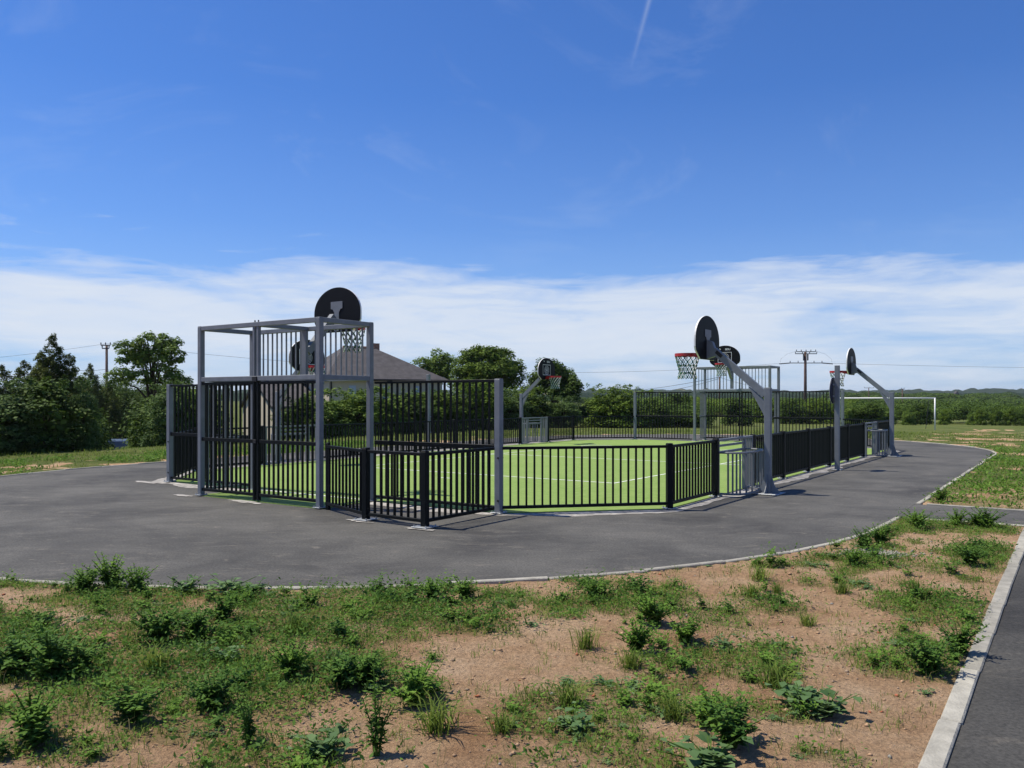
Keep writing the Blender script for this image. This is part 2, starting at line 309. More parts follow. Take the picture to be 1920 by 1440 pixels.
# ------------------------------------------------------------------ mesh helpers
def link(o, parent=None):
    COL.objects.link(o)
    if parent: o.parent = parent
    return o
def tag(o, label=None, cat=None, group=None, kind=None):
    if label: o['label'] = label
    if cat: o['category'] = cat
    if group: o['group'] = group
    if kind: o['kind'] = kind
    return o
def empty(name, loc, rz, label, cat, group=None):
    o = bpy.data.objects.new(name, None); o.empty_display_size = 0.2; link(o)
    o.location = loc; o.rotation_euler = (0, 0, rz); return tag(o, label, cat, group)
def mesh_np(name, verts, faces, mats, smooth=False, attr=None):
    me = bpy.data.meshes.new(name); verts = np.asarray(verts, np.float32)
    if not isinstance(faces, list): faces = [faces]
    faces = [np.asarray(f, np.int32) for f in faces if len(f)]
    nl = sum(f.size for f in faces); npoly = sum(len(f) for f in faces)
    me.vertices.add(len(verts)); me.vertices.foreach_set('co', verts.ravel())
    me.loops.add(nl); me.loops.foreach_set('vertex_index', np.concatenate([f.ravel() for f in faces]))
    me.polygons.add(npoly)
    tot = np.concatenate([np.full(len(f), f.shape[1], np.int32) for f in faces])
    st = np.concatenate([[0], np.cumsum(tot)[:-1]]).astype(np.int32)
    me.polygons.foreach_set('loop_start', st)
    if smooth: me.polygons.foreach_set('use_smooth', np.ones(npoly, bool))
    if attr is not None:
        a = me.attributes.new('green', 'FLOAT', 'POINT'); a.data.foreach_set('value', np.asarray(attr, np.float32))
    me.update(calc_edges=True); me.validate()
    for mm in (mats if isinstance(mats, (list, tuple)) else [mats]): me.materials.append(mm)
    return me
class MB:                                     # collects shapes into one mesh
    def __init__(s): s.v = []; s.f = []
    def add(s, vs, fs):
        n = len(s.v); s.v += [tuple(p) for p in vs]; s.f += [tuple(i + n for i in f) for f in fs]; return s
    def box(s, x0, x1, y0, y1, z0, z1, bev=0.0, mx=None):
        if bev:
            bm = bmesh.new(); bmesh.ops.create_cube(bm, size=1)
            for p in bm.verts: p.co = Vector(((x0 + x1) / 2 + p.co.x * (x1 - x0), (y0 + y1) / 2 + p.co.y * (y1 - y0), (z0 + z1) / 2 + p.co.z * (z1 - z0)))
            bmesh.ops.bevel(bm, geom=bm.edges[:], offset=bev, segments=1, affect='EDGES'); bm.verts.index_update()
            vs = [p.co.copy() for p in bm.verts]; fs = [[q.index for q in f.verts] for f in bm.faces]; bm.free()
        else:
            vs = [Vector(p) for p in ((x0, y0, z0), (x1, y0, z0), (x1, y1, z0), (x0, y1, z0), (x0, y0, z1), (x1, y0, z1), (x1, y1, z1), (x0, y1, z1))]
            fs = [(0, 3, 2, 1), (4, 5, 6, 7), (0, 1, 5, 4), (1, 2, 6, 5), (2, 3, 7, 6), (3, 0, 4, 7)]
        if mx: vs = [mx @ p for p in vs]
        return s.add(vs, fs)
    def bar(s, a, b, w, h=None, up=(0, 0, 1)):   # square tube from a to b
        a = Vector(a); b = Vector(b); d = (b - a); ln = d.length; d.normalize(); h = h or w
        up = Vector(up)
        if abs(d.dot(up)) > 0.98: up = Vector((0, 1, 0))
        sx = d.cross(up).normalized(); sy = sx.cross(d)
        vs = [p + sx * (i * w / 2) + sy * (j * h / 2) for p in (a, b) for i, j in ((-1, -1), (1, -1), (1, 1), (-1, 1))]
        return s.add(vs, [(0, 1, 2, 3), (7, 6, 5, 4), (0, 4, 5, 1), (1, 5, 6, 2), (2, 6, 7, 3), (3, 7, 4, 0)])
    def tube(s, pts, r, n=6, closed=False, cap=True):
        pts = [Vector(p) for p in pts]; k = len(pts); rs = r if isinstance(r, (list, tuple)) else [r] * k
        base = len(s.v); prev = None
        for i, p in enumerate(pts):
            a = pts[(i - 1) % k] if (closed or i) else p; b = pts[(i + 1) % k] if (closed or i < k - 1) else p
            d = (b - a).normalized(); ref = Vector((0, 0, 1)) if abs(d.z) < 0.9 else Vector((1, 0, 0))
            if prev is None: sx = d.cross(ref).normalized()
            else: sx = (prev - d * prev.dot(d)).normalized()
            prev = sx; sy = d.cross(sx)
            for j in range(n):
                t = 2 * math.pi * j / n; s.v.append(tuple(p + (sx * math.cos(t) + sy * math.sin(t)) * rs[i]))
        for i in range(k if closed else k - 1):
            for j in range(n):
                a = base + i * n + j; b = base + i * n + (j + 1) % n; c = base + ((i + 1) % k) * n
                s.f.append((a, b, c + (j + 1) % n, c + j))
        if cap and not closed:
            s.f.append(tuple(base + j for j in reversed(range(n)))); s.f.append(tuple(base + (k - 1) * n + j for j in range(n)))
        return s
    def prism(s, poly, ax, t0, t1):           # 2D polygon extruded: ax 'y' takes poly as (x,z), 'x' takes (y,z), 'z' takes (x,y)
        mk = {'y': lambda p, t: (p[0], t, p[1]), 'x': lambda p, t: (t, p[0], p[1]), 'z': lambda p, t: (p[0], p[1], t)}[ax]
        n = len(poly); vs = [mk(p, t0) for p in poly] + [mk(p, t1) for p in poly]
        return s.add(vs, [tuple(range(n)), tuple(range(2 * n - 1, n - 1, -1))] + [(i, i + n, (i + 1) % n + n, (i + 1) % n) for i in range(n)])
    def mesh(s, name, m, smooth=False, fix=True):
        me = bpy.data.meshes.new(name); me.from_pydata(s.v, [], s.f); me.materials.append(m)
        if fix:
            bm = bmesh.new(); bm.from_mesh(me); bmesh.ops.recalc_face_normals(bm, faces=bm.faces); bm.to_mesh(me); bm.free()
        if smooth: me.shade_smooth()
        return me
    def build(s, name, m, parent=None, smooth=False):
        return link(bpy.data.objects.new(name, s.mesh(name, m, smooth)), parent)
_cache = {}
def piece(name, key, maker, parent, loc=(0, 0, 0), rot=(0, 0, 0)):   # an object on shared mesh data
    k = (name,) + tuple(key)
    if k not in _cache: _cache[k] = maker()
    o = bpy.data.objects.new(name, _cache[k]); link(o, parent); o.location = loc; o.rotation_euler = rot; return o
def part_box(name, m, parent, x0, x1, y0, y1, z0, z1, bev=0.0):
    return MB().box(x0, x1, y0, y1, z0, z1, bev).build(name, M[m], parent)
def structure(o): o['kind'] = 'structure'; return o

# ------------------------------------------------------------------ ground, paving, turf
PATCH = [  # green patches of the foreground, as seen: centre px, centre py, half widths, strength
 (60,1092,70,22,1),(200,1098,130,28,1),(420,1106,120,28,1),(330,1170,180,55,.9),(60,1230,150,66,1.2),(200,1330,200,80,1),(400,1280,160,75,1),
 (560,1330,140,85,1),(660,1250,90,55,1.2),(480,1130,80,30,.9),(620,1180,140,45,.9),(750,1150,120,36,.9),(850,1112,80,22,1),(690,1370,90,60,1),
 (860,1180,70,26,.8),(100,1400,160,55,1),(420,1405,200,45,.9),(800,1280,60,55,1),(930,1262,50,30,.6),(1010,1315,70,26,.6),(1110,1106,40,22,1),
 (1220,1120,90,32,1),(1060,1150,55,20,.8),(1165,1140,55,34,1),(1150,1165,50,22,.8),(1340,1160,65,22,.8),(1420,1240,105,34,1),(1245,1240,80,24,.9),
 (1225,1280,60,20,.8),(1235,1310,60,20,.8),(1360,1350,85,42,1.1),(1500,1345,65,30,.8),(1560,1232,85,24,.9),(1700,1230,125,45,1.1),(1705,1272,95,24,.9),
 (1760,1100,115,45,1.1),(1700,1130,80,36,1),(1600,1062,60,22,1),(1520,1056,55,16,.9),(1640,1010,65,26,1.1),(1720,985,55,22,1.1),(1830,985,75,22,1.1),
 (1860,1040,75,26,.9),(1560,1090,75,12,.7),(1780,1170,110,25,.8),(1650,1160,90,16,.7),(1000,1352,55,20,.6),(1080,1362,75,34,.9),(1170,1392,55,20,.7),
 (1440,1424,110,18,.8),(1620,1380,110,24,.7),(965,1424,90,16,.7),(1560,1420,110,20,.7),(1720,1330,75,20,.7),(1060,1125,60,14,.7),(960,1120,60,14,.8),
 (700,1120,110,20,.8),(560,1120,60,18,.7),(1480,1140,60,14,.5),(1240,1195,60,20,.7),(1080,1240,70,14,.35),(1290,1190,40,18,.9),(1195,1195,30,22,.9)]
def green_at(x, y):
    """how green the ground is, 0..1"""
    x = np.asarray(x, float); y = np.asarray(y, float); u, v = uv_of(x, y)
    Yc = np.maximum(y, 0.5); px = 960 + FPX * x / Yc; py = HOR + FPX * EYE / Yc
    g = np.zeros_like(x)
    for cx, cy, rx, ry, w in PATCH:
        q = ((px - cx) / rx) ** 2 + ((py - cy) / ry) ** 2
        g = np.maximum(g, w * np.exp(-0.75 * q ** 1.5))
    n1 = fbm(x, y, 1.3, 21, 4); n2 = fbm(x, y, 4.2, 33, 3)
    inview = (px > -150) & (px < 2100) & (py > 950) & (y > 2.5)
    base = np.where(inview, 0.25 + 0.09 * sstep(900, 640, px), 0.45)
    near = sstep(0.27, 0.88, g * 0.56 + base + (n1 - 0.5) * 1.35 + (n2 - 0.5) * 1.3)
    far = sstep(0.30, 0.56, n1 + (n2 - .5) * .35 + .05) * 0.95
    d = asphalt_sd(u, v)
    field = sstep(3.0, 6.5, d + (n1 - 0.5) * 5) + (u < 4.5) * (v > 20) * sstep(0.1, 1.2, d + (n1 - .5) * 2) + (u < -9) * sstep(1.0, 2.6, d + (n1 - 0.5) * 2)
    t = sstep(11.0, 14.0, y)
    g = near * (1 - t) + np.maximum(far, np.clip(field, 0, 1) * 0.95) * t
    return np.clip(g, 0, 1.2)
def build_ground():
    ang = np.concatenate([np.linspace(-180, -48, 34)[:-1], np.linspace(-48, 48, 400), np.linspace(48, 180, 34)[1:]])
    a = np.radians(ang); rows = [1.2]
    while rows[-1] < 5000: rows.append(rows[-1] * (1.0145 if rows[-1] < 60 else 1.06))
    r = np.array(rows); A, Rr = np.meshgrid(a, r)
    X = np.sin(A) * Rr; Y = np.cos(A) * Rr; Z = terrain(X.ravel(), Y.ravel()).reshape(X.shape)
    Z = np.where(Rr > 300, Z - 0.0 * Rr, Z)
    g = green_at(X.ravel(), Y.ravel())
    nr, nc = X.shape; idx = np.arange(nr * nc).reshape(nr, nc)
    q = np.stack([idx[:-1, :-1], idx[:-1, 1:], idx[1:, 1:], idx[1:, :-1]], -1).reshape(-1, 4)
    V = np.stack([X, Y, Z], -1).reshape(-1, 3)
    c = len(V); V = np.vstack([V, [[0, 0, 0]]]); g = np.append(g, .5)
    tri = np.stack([np.full(nc - 1, c), idx[0, 1:], idx[0, :-1]], -1)
    me = mesh_np('ground', V, [q[:, ::-1], tri], M['ground'], True, g)
    structure(link(bpy.data.objects.new('ground', me)))
build_ground()
def ring_pts(rad, n=40):
    pts = []
    for i in range(n + 1): t = math.pi + math.pi * i / n; pts.append((rad * math.cos(t), V0 + rad * math.sin(t)))
    for i in range(n + 1): t = math.pi * i / n; pts.append((rad * math.cos(t), V1 + rad * math.sin(t)))
    return pts
def sheet(name, uvs, z, m, th=0.05):
    mb = MB(); w = [cw(u, v, z) for u, v in uvs]; n = len(w)
    mb.add(w + [p - Vector((0, 0, th)) for p in w], [tuple(range(n))] + [(i, i + n, (i + 1) % n + n, (i + 1) % n) for i in range(n)])
    return structure(mb.build(name, M[m]))
sheet('asphalt_apron', ring_pts(RING), 0.0, 'asphalt')
sheet('asphalt_path', [(RING + .003, PATH_V0), (WALK_U - .103, PATH_V0), (WALK_U - .103, PATH_V1), (RING + .003, PATH_V1)], -0.002, 'asphalt')
sheet('asphalt_walkway', [(WALK_U - .1, -14), (13.0, -14), (13.0, 46), (WALK_U - .1, 46)], -0.004, 'asphalt_dark')
def octo(o, fr):                              # court outline pushed out by o; fr adds the goal recesses
    h = HALF + o; w = WING + o * 0.42; c = CH - o * 0.42
    p = [(-w, -o), (-1.55, -o)] + ([(-1.55, -1.12), (1.55, -1.12)] if fr else []) + [(1.55, -o), (w, -o), (h, c), (h, LEN - c), (w, LEN + o), (1.55, LEN + o)]
    p += ([(1.55, LEN + 1.12), (-1.55, LEN + 1.12)] if fr else []) + [(-1.55, LEN + o), (-w, LEN + o), (-h, LEN - c), (-h, c)]
    return p
sheet('artificial_turf', octo(-0.03, True), 0.014, 'turf', 0.02)
def line(name, u0, u1, v0, v1):
    mb = MB(); w = [cw(u, v, 0.0185) for u, v in ((u0, v0), (u1, v0), (u1, v1), (u0, v1))]
    mb.add(w, [(0, 1, 2, 3)]); return structure(mb.build(name, M['line']))
lw = 0.06
line('pitch_line', -3.5, 3.5, 4.78, 4.78 + lw); line('pitch_line', -3.5, 3.5, 16.6, 16.6 + lw)
line('pitch_line', -3.55, -3.5, 4.78, 16.65); line('pitch_line', 3.5, 3.55, 4.78, 16.65)
line('pitch_line', -5.9, -3.551, 10.68, 10.68 + lw); line('pitch_line', -3.499, 3.499, 10.68, 10.68 + lw); line('pitch_line', 3.551, 5.9, 10.68, 10.68 + lw)
line('pitch_line', -1.42, 1.42, 0.0, lw); line('pitch_line', -1.42, 1.42, LEN - lw, LEN)
line('penalty_mark', -.18, .18, 3.74, 3.80); line('penalty_mark', -.18, .18, LEN - 3.8, LEN - 3.74)
def footing():                                # pale cement strip left along the fence foot
    base = octo(0.0, False); pts = []
    for i in range(len(base)):
        a = base[i]; b = base[(i + 1) % len(base)]; n = max(1, int(math.dist(a, b) / 0.16))
        for k in range(n): pts.append((a[0] + (b[0] - a[0]) * k / n, a[1] + (b[1] - a[1]) * k / n))
    n = len(pts); cu = 0.0; cv = LEN / 2; V = []; F = []
    for i, p in enumerate(pts):
        q = pts[(i + 1) % n]; o = pts[i - 1]; t = Vector((q[0] - o[0], q[1] - o[1])).normalized(); nn = Vector((t.y, -t.x))
        wd = 0.20 + 0.60 * max(0, float(fbm(np.array([p[0]]), np.array([p[1]]), 1.4, 41, 4)[0]) - 0.36) + 0.03 * random.random()
        V.append(cw(p[0], p[1], 0.005)); V.append(cw(p[0] + nn.x * wd, p[1] + nn.y * wd, 0.005))
    F = [(2 * i, 2 * i + 1, (2 * i + 3) % (2 * n), (2 * i + 2) % (2 * n)) for i in range(n)]
    mb = MB(); mb.add(V, F); structure(mb.build('cement_strip', M['cement']))
    for k, (u, v, r) in enumerate([(-4.5, -.32, .34), (-1.75, -1.28, .26), (-.1, -1.22, .34), (2.96, -1.72, .2), (4.12, -1.77, .2)]):
        mb = MB(); ps = []
        for j in range(22):
            t = 2 * math.pi * j / 22; rr = r * (0.55 + 0.7 * random.random())
            ps.append(cw(u + rr * 1.3 * math.cos(t), v + rr * 0.36 * math.sin(t), 0.0085 + k * 0.0004))
        mb.add(ps, [tuple(range(22))]); structure(mb.build('cement_patch', M['cement']))
footing()
def kerbs():
    holder = structure(link(bpy.data.objects.new('kerb', None)))
    def stone(u, v, rz, ln, w=0.075):
        k = (round(ln, 2), w, random.randrange(3))
        def mk():
            mb = MB().box(-ln / 2 + .007, ln / 2 - .007, -w / 2, w / 2, -0.12, 0.0, 0.009); return mb.mesh('kerb_stone', M['kerb'])
        o = piece('kerb_stone', k, mk, holder, cw(u, v, 0.018 + random.uniform(-.007, .007)), (0, 0, TH + rz + random.uniform(-.011, .011)))
    rr = RING + 0.045; n = int(math.pi * rr / 1.0)
    for i in range(n):
        t = math.pi + math.pi * (i + .5) / n; stone(rr * math.cos(t), V0 + rr * math.sin(t), t + math.pi / 2, math.pi * rr / n)
        t = math.pi * (i + .5) / n; stone(rr * math.cos(t), V1 + rr * math.sin(t), t + math.pi / 2, math.pi * rr / n)
    L_ = V1 - V0; m = int(L_); 
    for i in range(m): stone(-rr, V0 + (i + .5) * L_ / m, math.pi / 2, L_ / m)
    stone(rr, V0 + .34, math.pi / 2, .68)
    q = (V1 - PATH_V1); m = int(q)
    for i in range(m): stone(rr, PATH_V1 + .04 + (i + .5) * q / m, math.pi / 2, q / m)
    for i in range(2):
        stone(RING + .12 + .4 + i * .73, PATH_V0 - .044, 0, .72); stone(RING + .12 + .4 + i * .73, PATH_V1 + .044, 0, .72)
    for i in range(16): stone(WALK_U - .155, PATH_V0 - .09 - .5 - i, math.pi / 2, 1.0, 0.105)
    for i in range(26): stone(WALK_U - .155, PATH_V1 + .09 + .5 + i, math.pi / 2, 1.0, 0.105)
kerbs()

# ------------------------------------------------------------------ fence parts
def bar_piece(parent, x, y, z0, z1, m='anthracite', w=0.025, d=0.030):
    def mk(): return MB().box(-w / 2, w / 2, -d / 2, d / 2, 0, z1 - z0).mesh('bar', M[m])
    return piece('bar', (round(z1 - z0, 3), m, w, d), mk, parent, (x, y, z0))
def rail_piece(name, parent, x0, x1, y, zc, h=0.045, d=0.045, m='anthracite'):
    ln = x1 - x0
    def mk(): return MB().box(0, ln, -d / 2, d / 2, -h / 2, h / 2, 0.004).mesh(name, M[m])
    return piece(name, (round(ln, 3), h, d, m), mk, parent, (x0, y, zc))
def post_piece(parent, x, y, hgt, w=0.12, m='anthracite', d=None, z0=0.0):
    d = d or w
    def mk():
        mb = MB().box(-w / 2, w / 2, -d / 2, d / 2, 0, hgt - .012, 0.006); mb.box(-w / 2 + .004, w / 2 - .004, -d / 2 + .004, d / 2 - .004, hgt - .011, hgt, 0.002)
        return mb.mesh('post', M[m])
    o = piece('post', (hgt, w, d, m), mk, parent, (x, y, z0))
    return o
def foot_piece(parent, x, y, s=0.2):
    def mk():
        mb = MB().box(-s / 2, s / 2, -s / 2, s / 2, 0, 0.01, 0.002)
        for i in (-1, 1):
            for j in (-1, 1): mb.tube([(i * s * .38, j * s * .38, .01), (i * s * .38, j * s * .38, .03)], .011, 6)
        return mb.mesh('base_plate', M['zinc'])
    return piece('base_plate', (s,), mk, parent, (x, y, 0.017 if True else 0))
def run(name, label, a, b, n, posts=(True, True), high=False, post_m='anthracite', group=None, end_post_h=None):
    """a straight stretch of fence of n panels from a to b (court coordinates); x runs along it"""
    pa = cw(*a); pb = cw(*b); d = pb - pa; ln = d.length; rz = math.atan2(d.y, d.x)
    t = empty(name, pa, rz, label, 'fence', group); m = ln / n; H = 2.0 if high else 1.0
    for i in range(n + 1):
        if (i == 0 and not posts[0]) or (i == n and not posts[1]): continue
        hh = (end_post_h or (2.0 if high else 1.02))
        post_piece(t, i * m, 0, hh, 0.10 if high else 0.092, 'grey' if high else post_m); foot_piece(t, i * m, 0, 0.19)
        if high:
            for z in (.2, .83):
                for sd_ in (-1, 1): piece('bolt', (), lambda: MB().tube([(0, -.012, 0), (0, .012, 0)], .014, 8).mesh('bolt', M['darkcap']), t, (i * m + .025, sd_ * .056, z))
    for i in range(n):
        x0 = i * m + 0.05; x1 = (i + 1) * m - 0.05
        rail_piece('top_rail', t, x0, x1, 0, H - .03, .042, .05); rail_piece('bottom_rail', t, x0, x1, 0, 0.095, .045, .05)
        k = max(2, round((x1 - x0) / 0.122)); st = (x1 - x0) / k
        if high:
            rail_piece('middle_rail', t, x0, x1, 0, 0.985, .07, .05)
            for j in range(1, k): bar_piece(t, x0 + j * st, 0, .117, .95); bar_piece(t, x0 + j * st, 0, 1.02, 1.949)
        else:
            for j in range(1, k): bar_piece(t, x0 + j * st, 0, .117, .949)
    return t
GF = 'fences round the sports court'
vk = [CH + MOD * k for k in range(10)]
run('low_fence', 'low dark barred corner fence before the turf, right of the tall grey post', (WING, 0), (HALF, CH), 1, (False, True), group=GF)
run('low_fence', 'short low dark barred fence just left of the nearest small side goal', (HALF, vk[0]), (HALF, vk[1]), 1, (False, True), group=GF)
run('low_fence', 'long low dark barred fence on right side, between the two right side goals', (HALF, vk[2]), (HALF, vk[7]), 5, group=GF)
run('low_fence', 'last low dark fence panel on right side, beyond the far right side goal', (HALF, vk[8]), (HALF, vk[9]), 1, group=GF)
run('low_fence', 'low dark barred fence across the far right corner of the court', (HALF, vk[9]), (WING, LEN), 1, (False, False), group=GF)
run('low_fence', 'low dark barred fence across the far left corner of the court', (-WING, LEN), (-HALF, vk[9]), 1, (False, True), group=GF)
run('low_fence', 'low dark fence panel to the right of the far left side goal', (-HALF, vk[9]), (-HALF, vk[8]), 1, (False, True), group=GF)
run('low_fence', 'long low dark barred fence along far left side, in front of the hedge', (-HALF, vk[7]), (-HALF, vk[2]), 5, group=GF)
run('low_fence', 'low dark fence panel seen through near goal cage, left of a small goal', (-HALF, vk[1]), (-HALF, vk[0]), 1, group=GF)
run('low_fence', 'low dark fence across the near left corner, behind tall left fence', (-HALF, vk[0]), (-WING, 0), 1, (False, False), group=GF)
run('tall_fence', 'tall dark barred fence at the left end, between outermost grey post and goal cage', (-WING, 0), (-1.57, 0), 1, (True, False), True, group=GF)
run('tall_fence', 'tall dark barred fence right of near goal cage, behind the low pen', (1.57, 0), (WING, 0), 1, (False, True), True, group=GF)
run('tall_fence', 'far tall dark barred fence left of the far goal cage', (-1.57, LEN), (-WING, LEN), 1, (False, True), True, group=GF)
run('tall_fence', 'far tall dark barred fence right of the far goal cage', (WING, LEN), (1.57, LEN), 1, (True, False), True, group=GF)
def pen():
    t = empty('fence_pen', cw(1.6, -1.08), TH, 'low dark barred pen standing out in front of the near goal cage', 'fence', GF)
    P = [(0.0, 0.0), (1.38, -.52), (2.50, -.57), (2.50, 1.02)]
    for i in range(3):
        a = Vector((*P[i], 0)); b = Vector((*P[i + 1], 0)); d = b - a; ln = d.length; rz = math.atan2(d.y, d.x)
        side = bpy.data.objects.new('panel', None); link(side, t); side.location = a; side.rotation_euler = (0, 0, rz)
        x0, x1 = 0.05, ln - .048
        rail_piece('top_rail', side, x0, x1, 0, .97, .042, .05); rail_piece('bottom_rail', side, x0, x1, 0, .095, .045, .045)
        k = round((x1 - x0) / .122)
        for j in range(1, k): bar_piece(side, x0 + j * (x1 - x0) / k, 0, .117, .949)
    post_piece(t, .095, -.03, 1.03, .06); 
    for i in (1, 2):
        post_piece(t, P[i][0], P[i][1], 1.02, .088); foot_piece(t, P[i][0], P[i][1], .26)
pen()

def goal_cage(origin, rz, label, left_bars, right_bars):
    t = empty('goal_cage', origin, rz, label, 'goal', 'goal cages at the court ends'); D = 1.1; W = 1.5; T = 2.97
    for x in (-W, W):
        for y in (0, -D): post_piece(t, x, y, T, .09, 'grey'); foot_piece(t, x, y, .16)
    bm = .078; e = W - .046; ey = .046
    for nm, y in (('top_beam', 0), ('top_beam', -D)): part_box(nm, 'grey', t, -e, e, y - bm / 2, y + bm / 2, T - bm, T - .003, .005)
    for x in (-W, W): part_box('top_beam', 'grey', t, x - bm / 2, x + bm / 2, -D + ey, -ey, T - bm, T - .003, .005)
    part_box('top_beam', 'grey', t, -.05, .05, -D + bm / 2 + .002, -bm / 2 - .002, T - bm + .004, T - .006, .005)
    for y in (0, -D): part_box('crossbar', 'grey', t, -e, e, y - bm / 2, y + bm / 2, 2.0, 2.078, .005)
    for x in (-W, W): part_box('side_crossbar', 'grey', t, x - bm / 2, x + bm / 2, -D + ey, -ey, 2.0, 2.078, .005)
    n = 23
    for j in range(1, n):
        x = -e + 2 * e * j / n
        if abs(x) < .07: continue
        bar_piece(t, x, 0, 2.078, T - bm, 'grey', .022, .022)
    for s in (-1, 1):                          # twin uprights in the middle of the back
        part_box('upright', 'grey', t, s * .05 - .024, s * .05 + .024, -D - .03, -D + .03, 2.078, T - bm, .004)
        part_box('upright', 'anthracite', t, s * .05 - .024, s * .05 + .024, -D - .03, -D + .03, .03, 1.998, .004)
        x0, x1 = (.078, e) if s > 0 else (-e, -.078)
        for nm, z, h in (('bottom_rail', .12, .05), ('middle_rail', 1.0, .06), ('upper_rail', 1.965, .05)): rail_piece(nm, t, x0, x1, -D, z, h, .045)
        k = round((x1 - x0) / .118)
        for j in range(1, k):
            x = x0 + j * (x1 - x0) / k; bar_piece(t, x, -D, .145, .97); bar_piece(t, x, -D, 1.03, 1.94)
    part_box('clamp', 'darkcap', t, -.055, .055, -D - .06, -D - .031, 1.985, 2.07, .004)
    for z in (1.0,): part_box('clamp', 'darkcap', t, -.04, .04, -D - .055, -D - .031, z - .03, z + .03, .004)
    for x in (-.045, .045):
        MB().tube([(x, -D, T - .002), (x, -D, T + .03)], .012, 8).build('bolt', M['darkcap'], t)
    for side, k in ((-1, left_bars), (1, right_bars)):
        if not k: continue
        x = side * W
        for nm, z in (('side_rail', .12), ('side_rail', 1.0), ('side_rail', 1.965)):
            part_box(nm, 'grey', t, x - .02, x + .02, -D + ey, -D + ey + .12 * k + .04, z - .02, z + .02, .003)
        for j in range(k):
            y = -D + ey + .06 + .12 * j + .03; bar_piece(t, x, y, .14, .98, 'grey'); bar_piece(t, x, y, 1.02, 1.945, 'grey')
    part_box('basket_post', 'grey', t, -.06, .06, -.045 - .06, -.047, 2.093, T - bm - .002, .004)
    MB().bar((0, -.02, 2.52), (0, .60, 3.20), .10, .12).build('basket_arm', M['grey'], t)
    return t
goal_cage(cw(0, 0), TH, 'near grey goal cage with barred back, the large one on the left', 6, 0)
goal_cage(cw(0, LEN), TH + math.pi, 'far grey goal cage at the other end of the court', 4, 4)

# ------------------------------------------------------------------ baskets
BW, BH, BT = 1.20, .82, .03
def board_outline():
    p = [(-.36, 0), (.36, 0), (.565, .15), (.60, .22), (.60, .36)]
    for i in range(1, 22):
        t = math.pi * i / 22; p.append((.60 * math.cos(t), .36 + (BH - .36) * math.sin(t)))
    p += [(-.60, .36), (-.60, .22), (-.565, .15)]; return p
def mk_board():
    mb = MB().prism(board_outline(), 'y', -BT / 2, BT / 2); me = mb.mesh('backboard', M['black']); me.materials.append(M['white'])
    for f in me.polygons:
        if abs(f.normal.y) < .5: f.material_index = 1
    return me
def ring2d(mb, cx, cz, r, w, y, n=36):
    vs = []
    for i in range(n):
        t = 2 * math.pi * i / n
        for rr in (r - w / 2, r + w / 2): vs.append((cx + rr * math.cos(t), y, cz + rr * math.sin(t)))
    mb.add(vs, [(2 * i, 2 * i + 1, (2 * i + 3) % (2 * n), (2 * i + 2) % (2 * n)) for i in range(n)])
def rects(mb, lst, y):
    for x0, x1, z0, z1 in lst: mb.add([(x0, y, z0), (x1, y, z0), (x1, y, z1), (x0, y, z1)], [(0, 1, 2, 3)])
def lettering(cx, cz, y, h, flip):
    """the letters S D U, wide rounded capitals"""
    mb = MB(); k = h / 5.0; w = 4.6 * k; st = 1.15 * k; f = -1 if flip else 1
    def stroke(pts):
        for (a, b) in zip(pts[:-1], pts[1:]):
            d = Vector((b[0] - a[0], b[1] - a[1])); 
            if d.length == 0: continue
            d.normalize(); nx, nz = -d.y * st / 2, d.x * st / 2; ex, ez = d.x * st / 2, d.y * st / 2
            q = [(a[0] - ex + nx, a[1] - ez + nz), (a[0] - ex - nx, a[1] - ez - nz), (b[0] + ex - nx, b[1] + ez - nz), (b[0] + ex + nx, b[1] + ez + nz)]
            stroke.i += 1
            mb.add([(cx + f * p[0], y + (-.0002 if y < 0 else .0002) * stroke.i, cz + p[1]) for p in q], [(0, 1, 2, 3)])
    stroke.i = 0
    T = h / 2; B = -h / 2; x = -w * 1.75
    stroke([(x + w, T), (x + .3 * k, T), (x, T * .8), (x, T * .2), (x + .3 * k, 0), (x + w - .3 * k, 0), (x + w, B * .2), (x + w, B * .8), (x + w - .3 * k, B), (x, B)])
    x += w * 1.4; stroke([(x, B), (x, T), (x + w * .7, T), (x + w, T * .6), (x + w, B * .6), (x + w * .7, B), (x, B)])
    x += w * 1.4; stroke([(x, T), (x, B * .7), (x + w * .2, B), (x + w * .8, B), (x + w, B * .7), (x + w, T)])
    return mb
def make_net(parent, cx, cy, zt):
    n = 12; rows = 6; Ht = .43
    def rad(t): return .225 * (1 - .34 * min(1, t * 1.5) + (.13 * max(0, t - .68) / .32))
    g = MB(); w = MB()
    for k in range(n):
        for sgn, mb in ((1, g), (-1, w)):
            pts = []; rs = []
            for i in range(rows * 2 + 1):
                t = i / (rows * 2); a = 2 * math.pi * (k + sgn * i * .25) / n; r = rad(t)
                pts.append((cx + r * math.cos(a), cy + r * math.sin(a), zt - Ht * t)); rs.append(.0090 if i % 2 else .0070)
            mb.tube(pts, rs, 4)
    kn = MB()
    for i in range(3, rows * 2, 2):
        for k in range(n * 2):
            t = i / (rows * 2); a = 2 * math.pi * (k + (.5 if (i // 2) % 2 else 0)) / (n * 2); r = rad(t)
            if k % 2 == (i // 2) % 2:
                c = Vector((cx + r * math.cos(a), cy + r * math.sin(a), zt - Ht * t))
                kn.tube([c + Vector((0, 0, .02)), c, c - Vector((0, 0, .02))], [.004, .016, .004], 5)
    o = g.build('net', M['net_green'], parent); w.build('white_cord', M['net_white'], o); kn.build('knot', M['net_green'], o)['kind'] = 'stuff'; o['label'] = 'green and white knotted net'
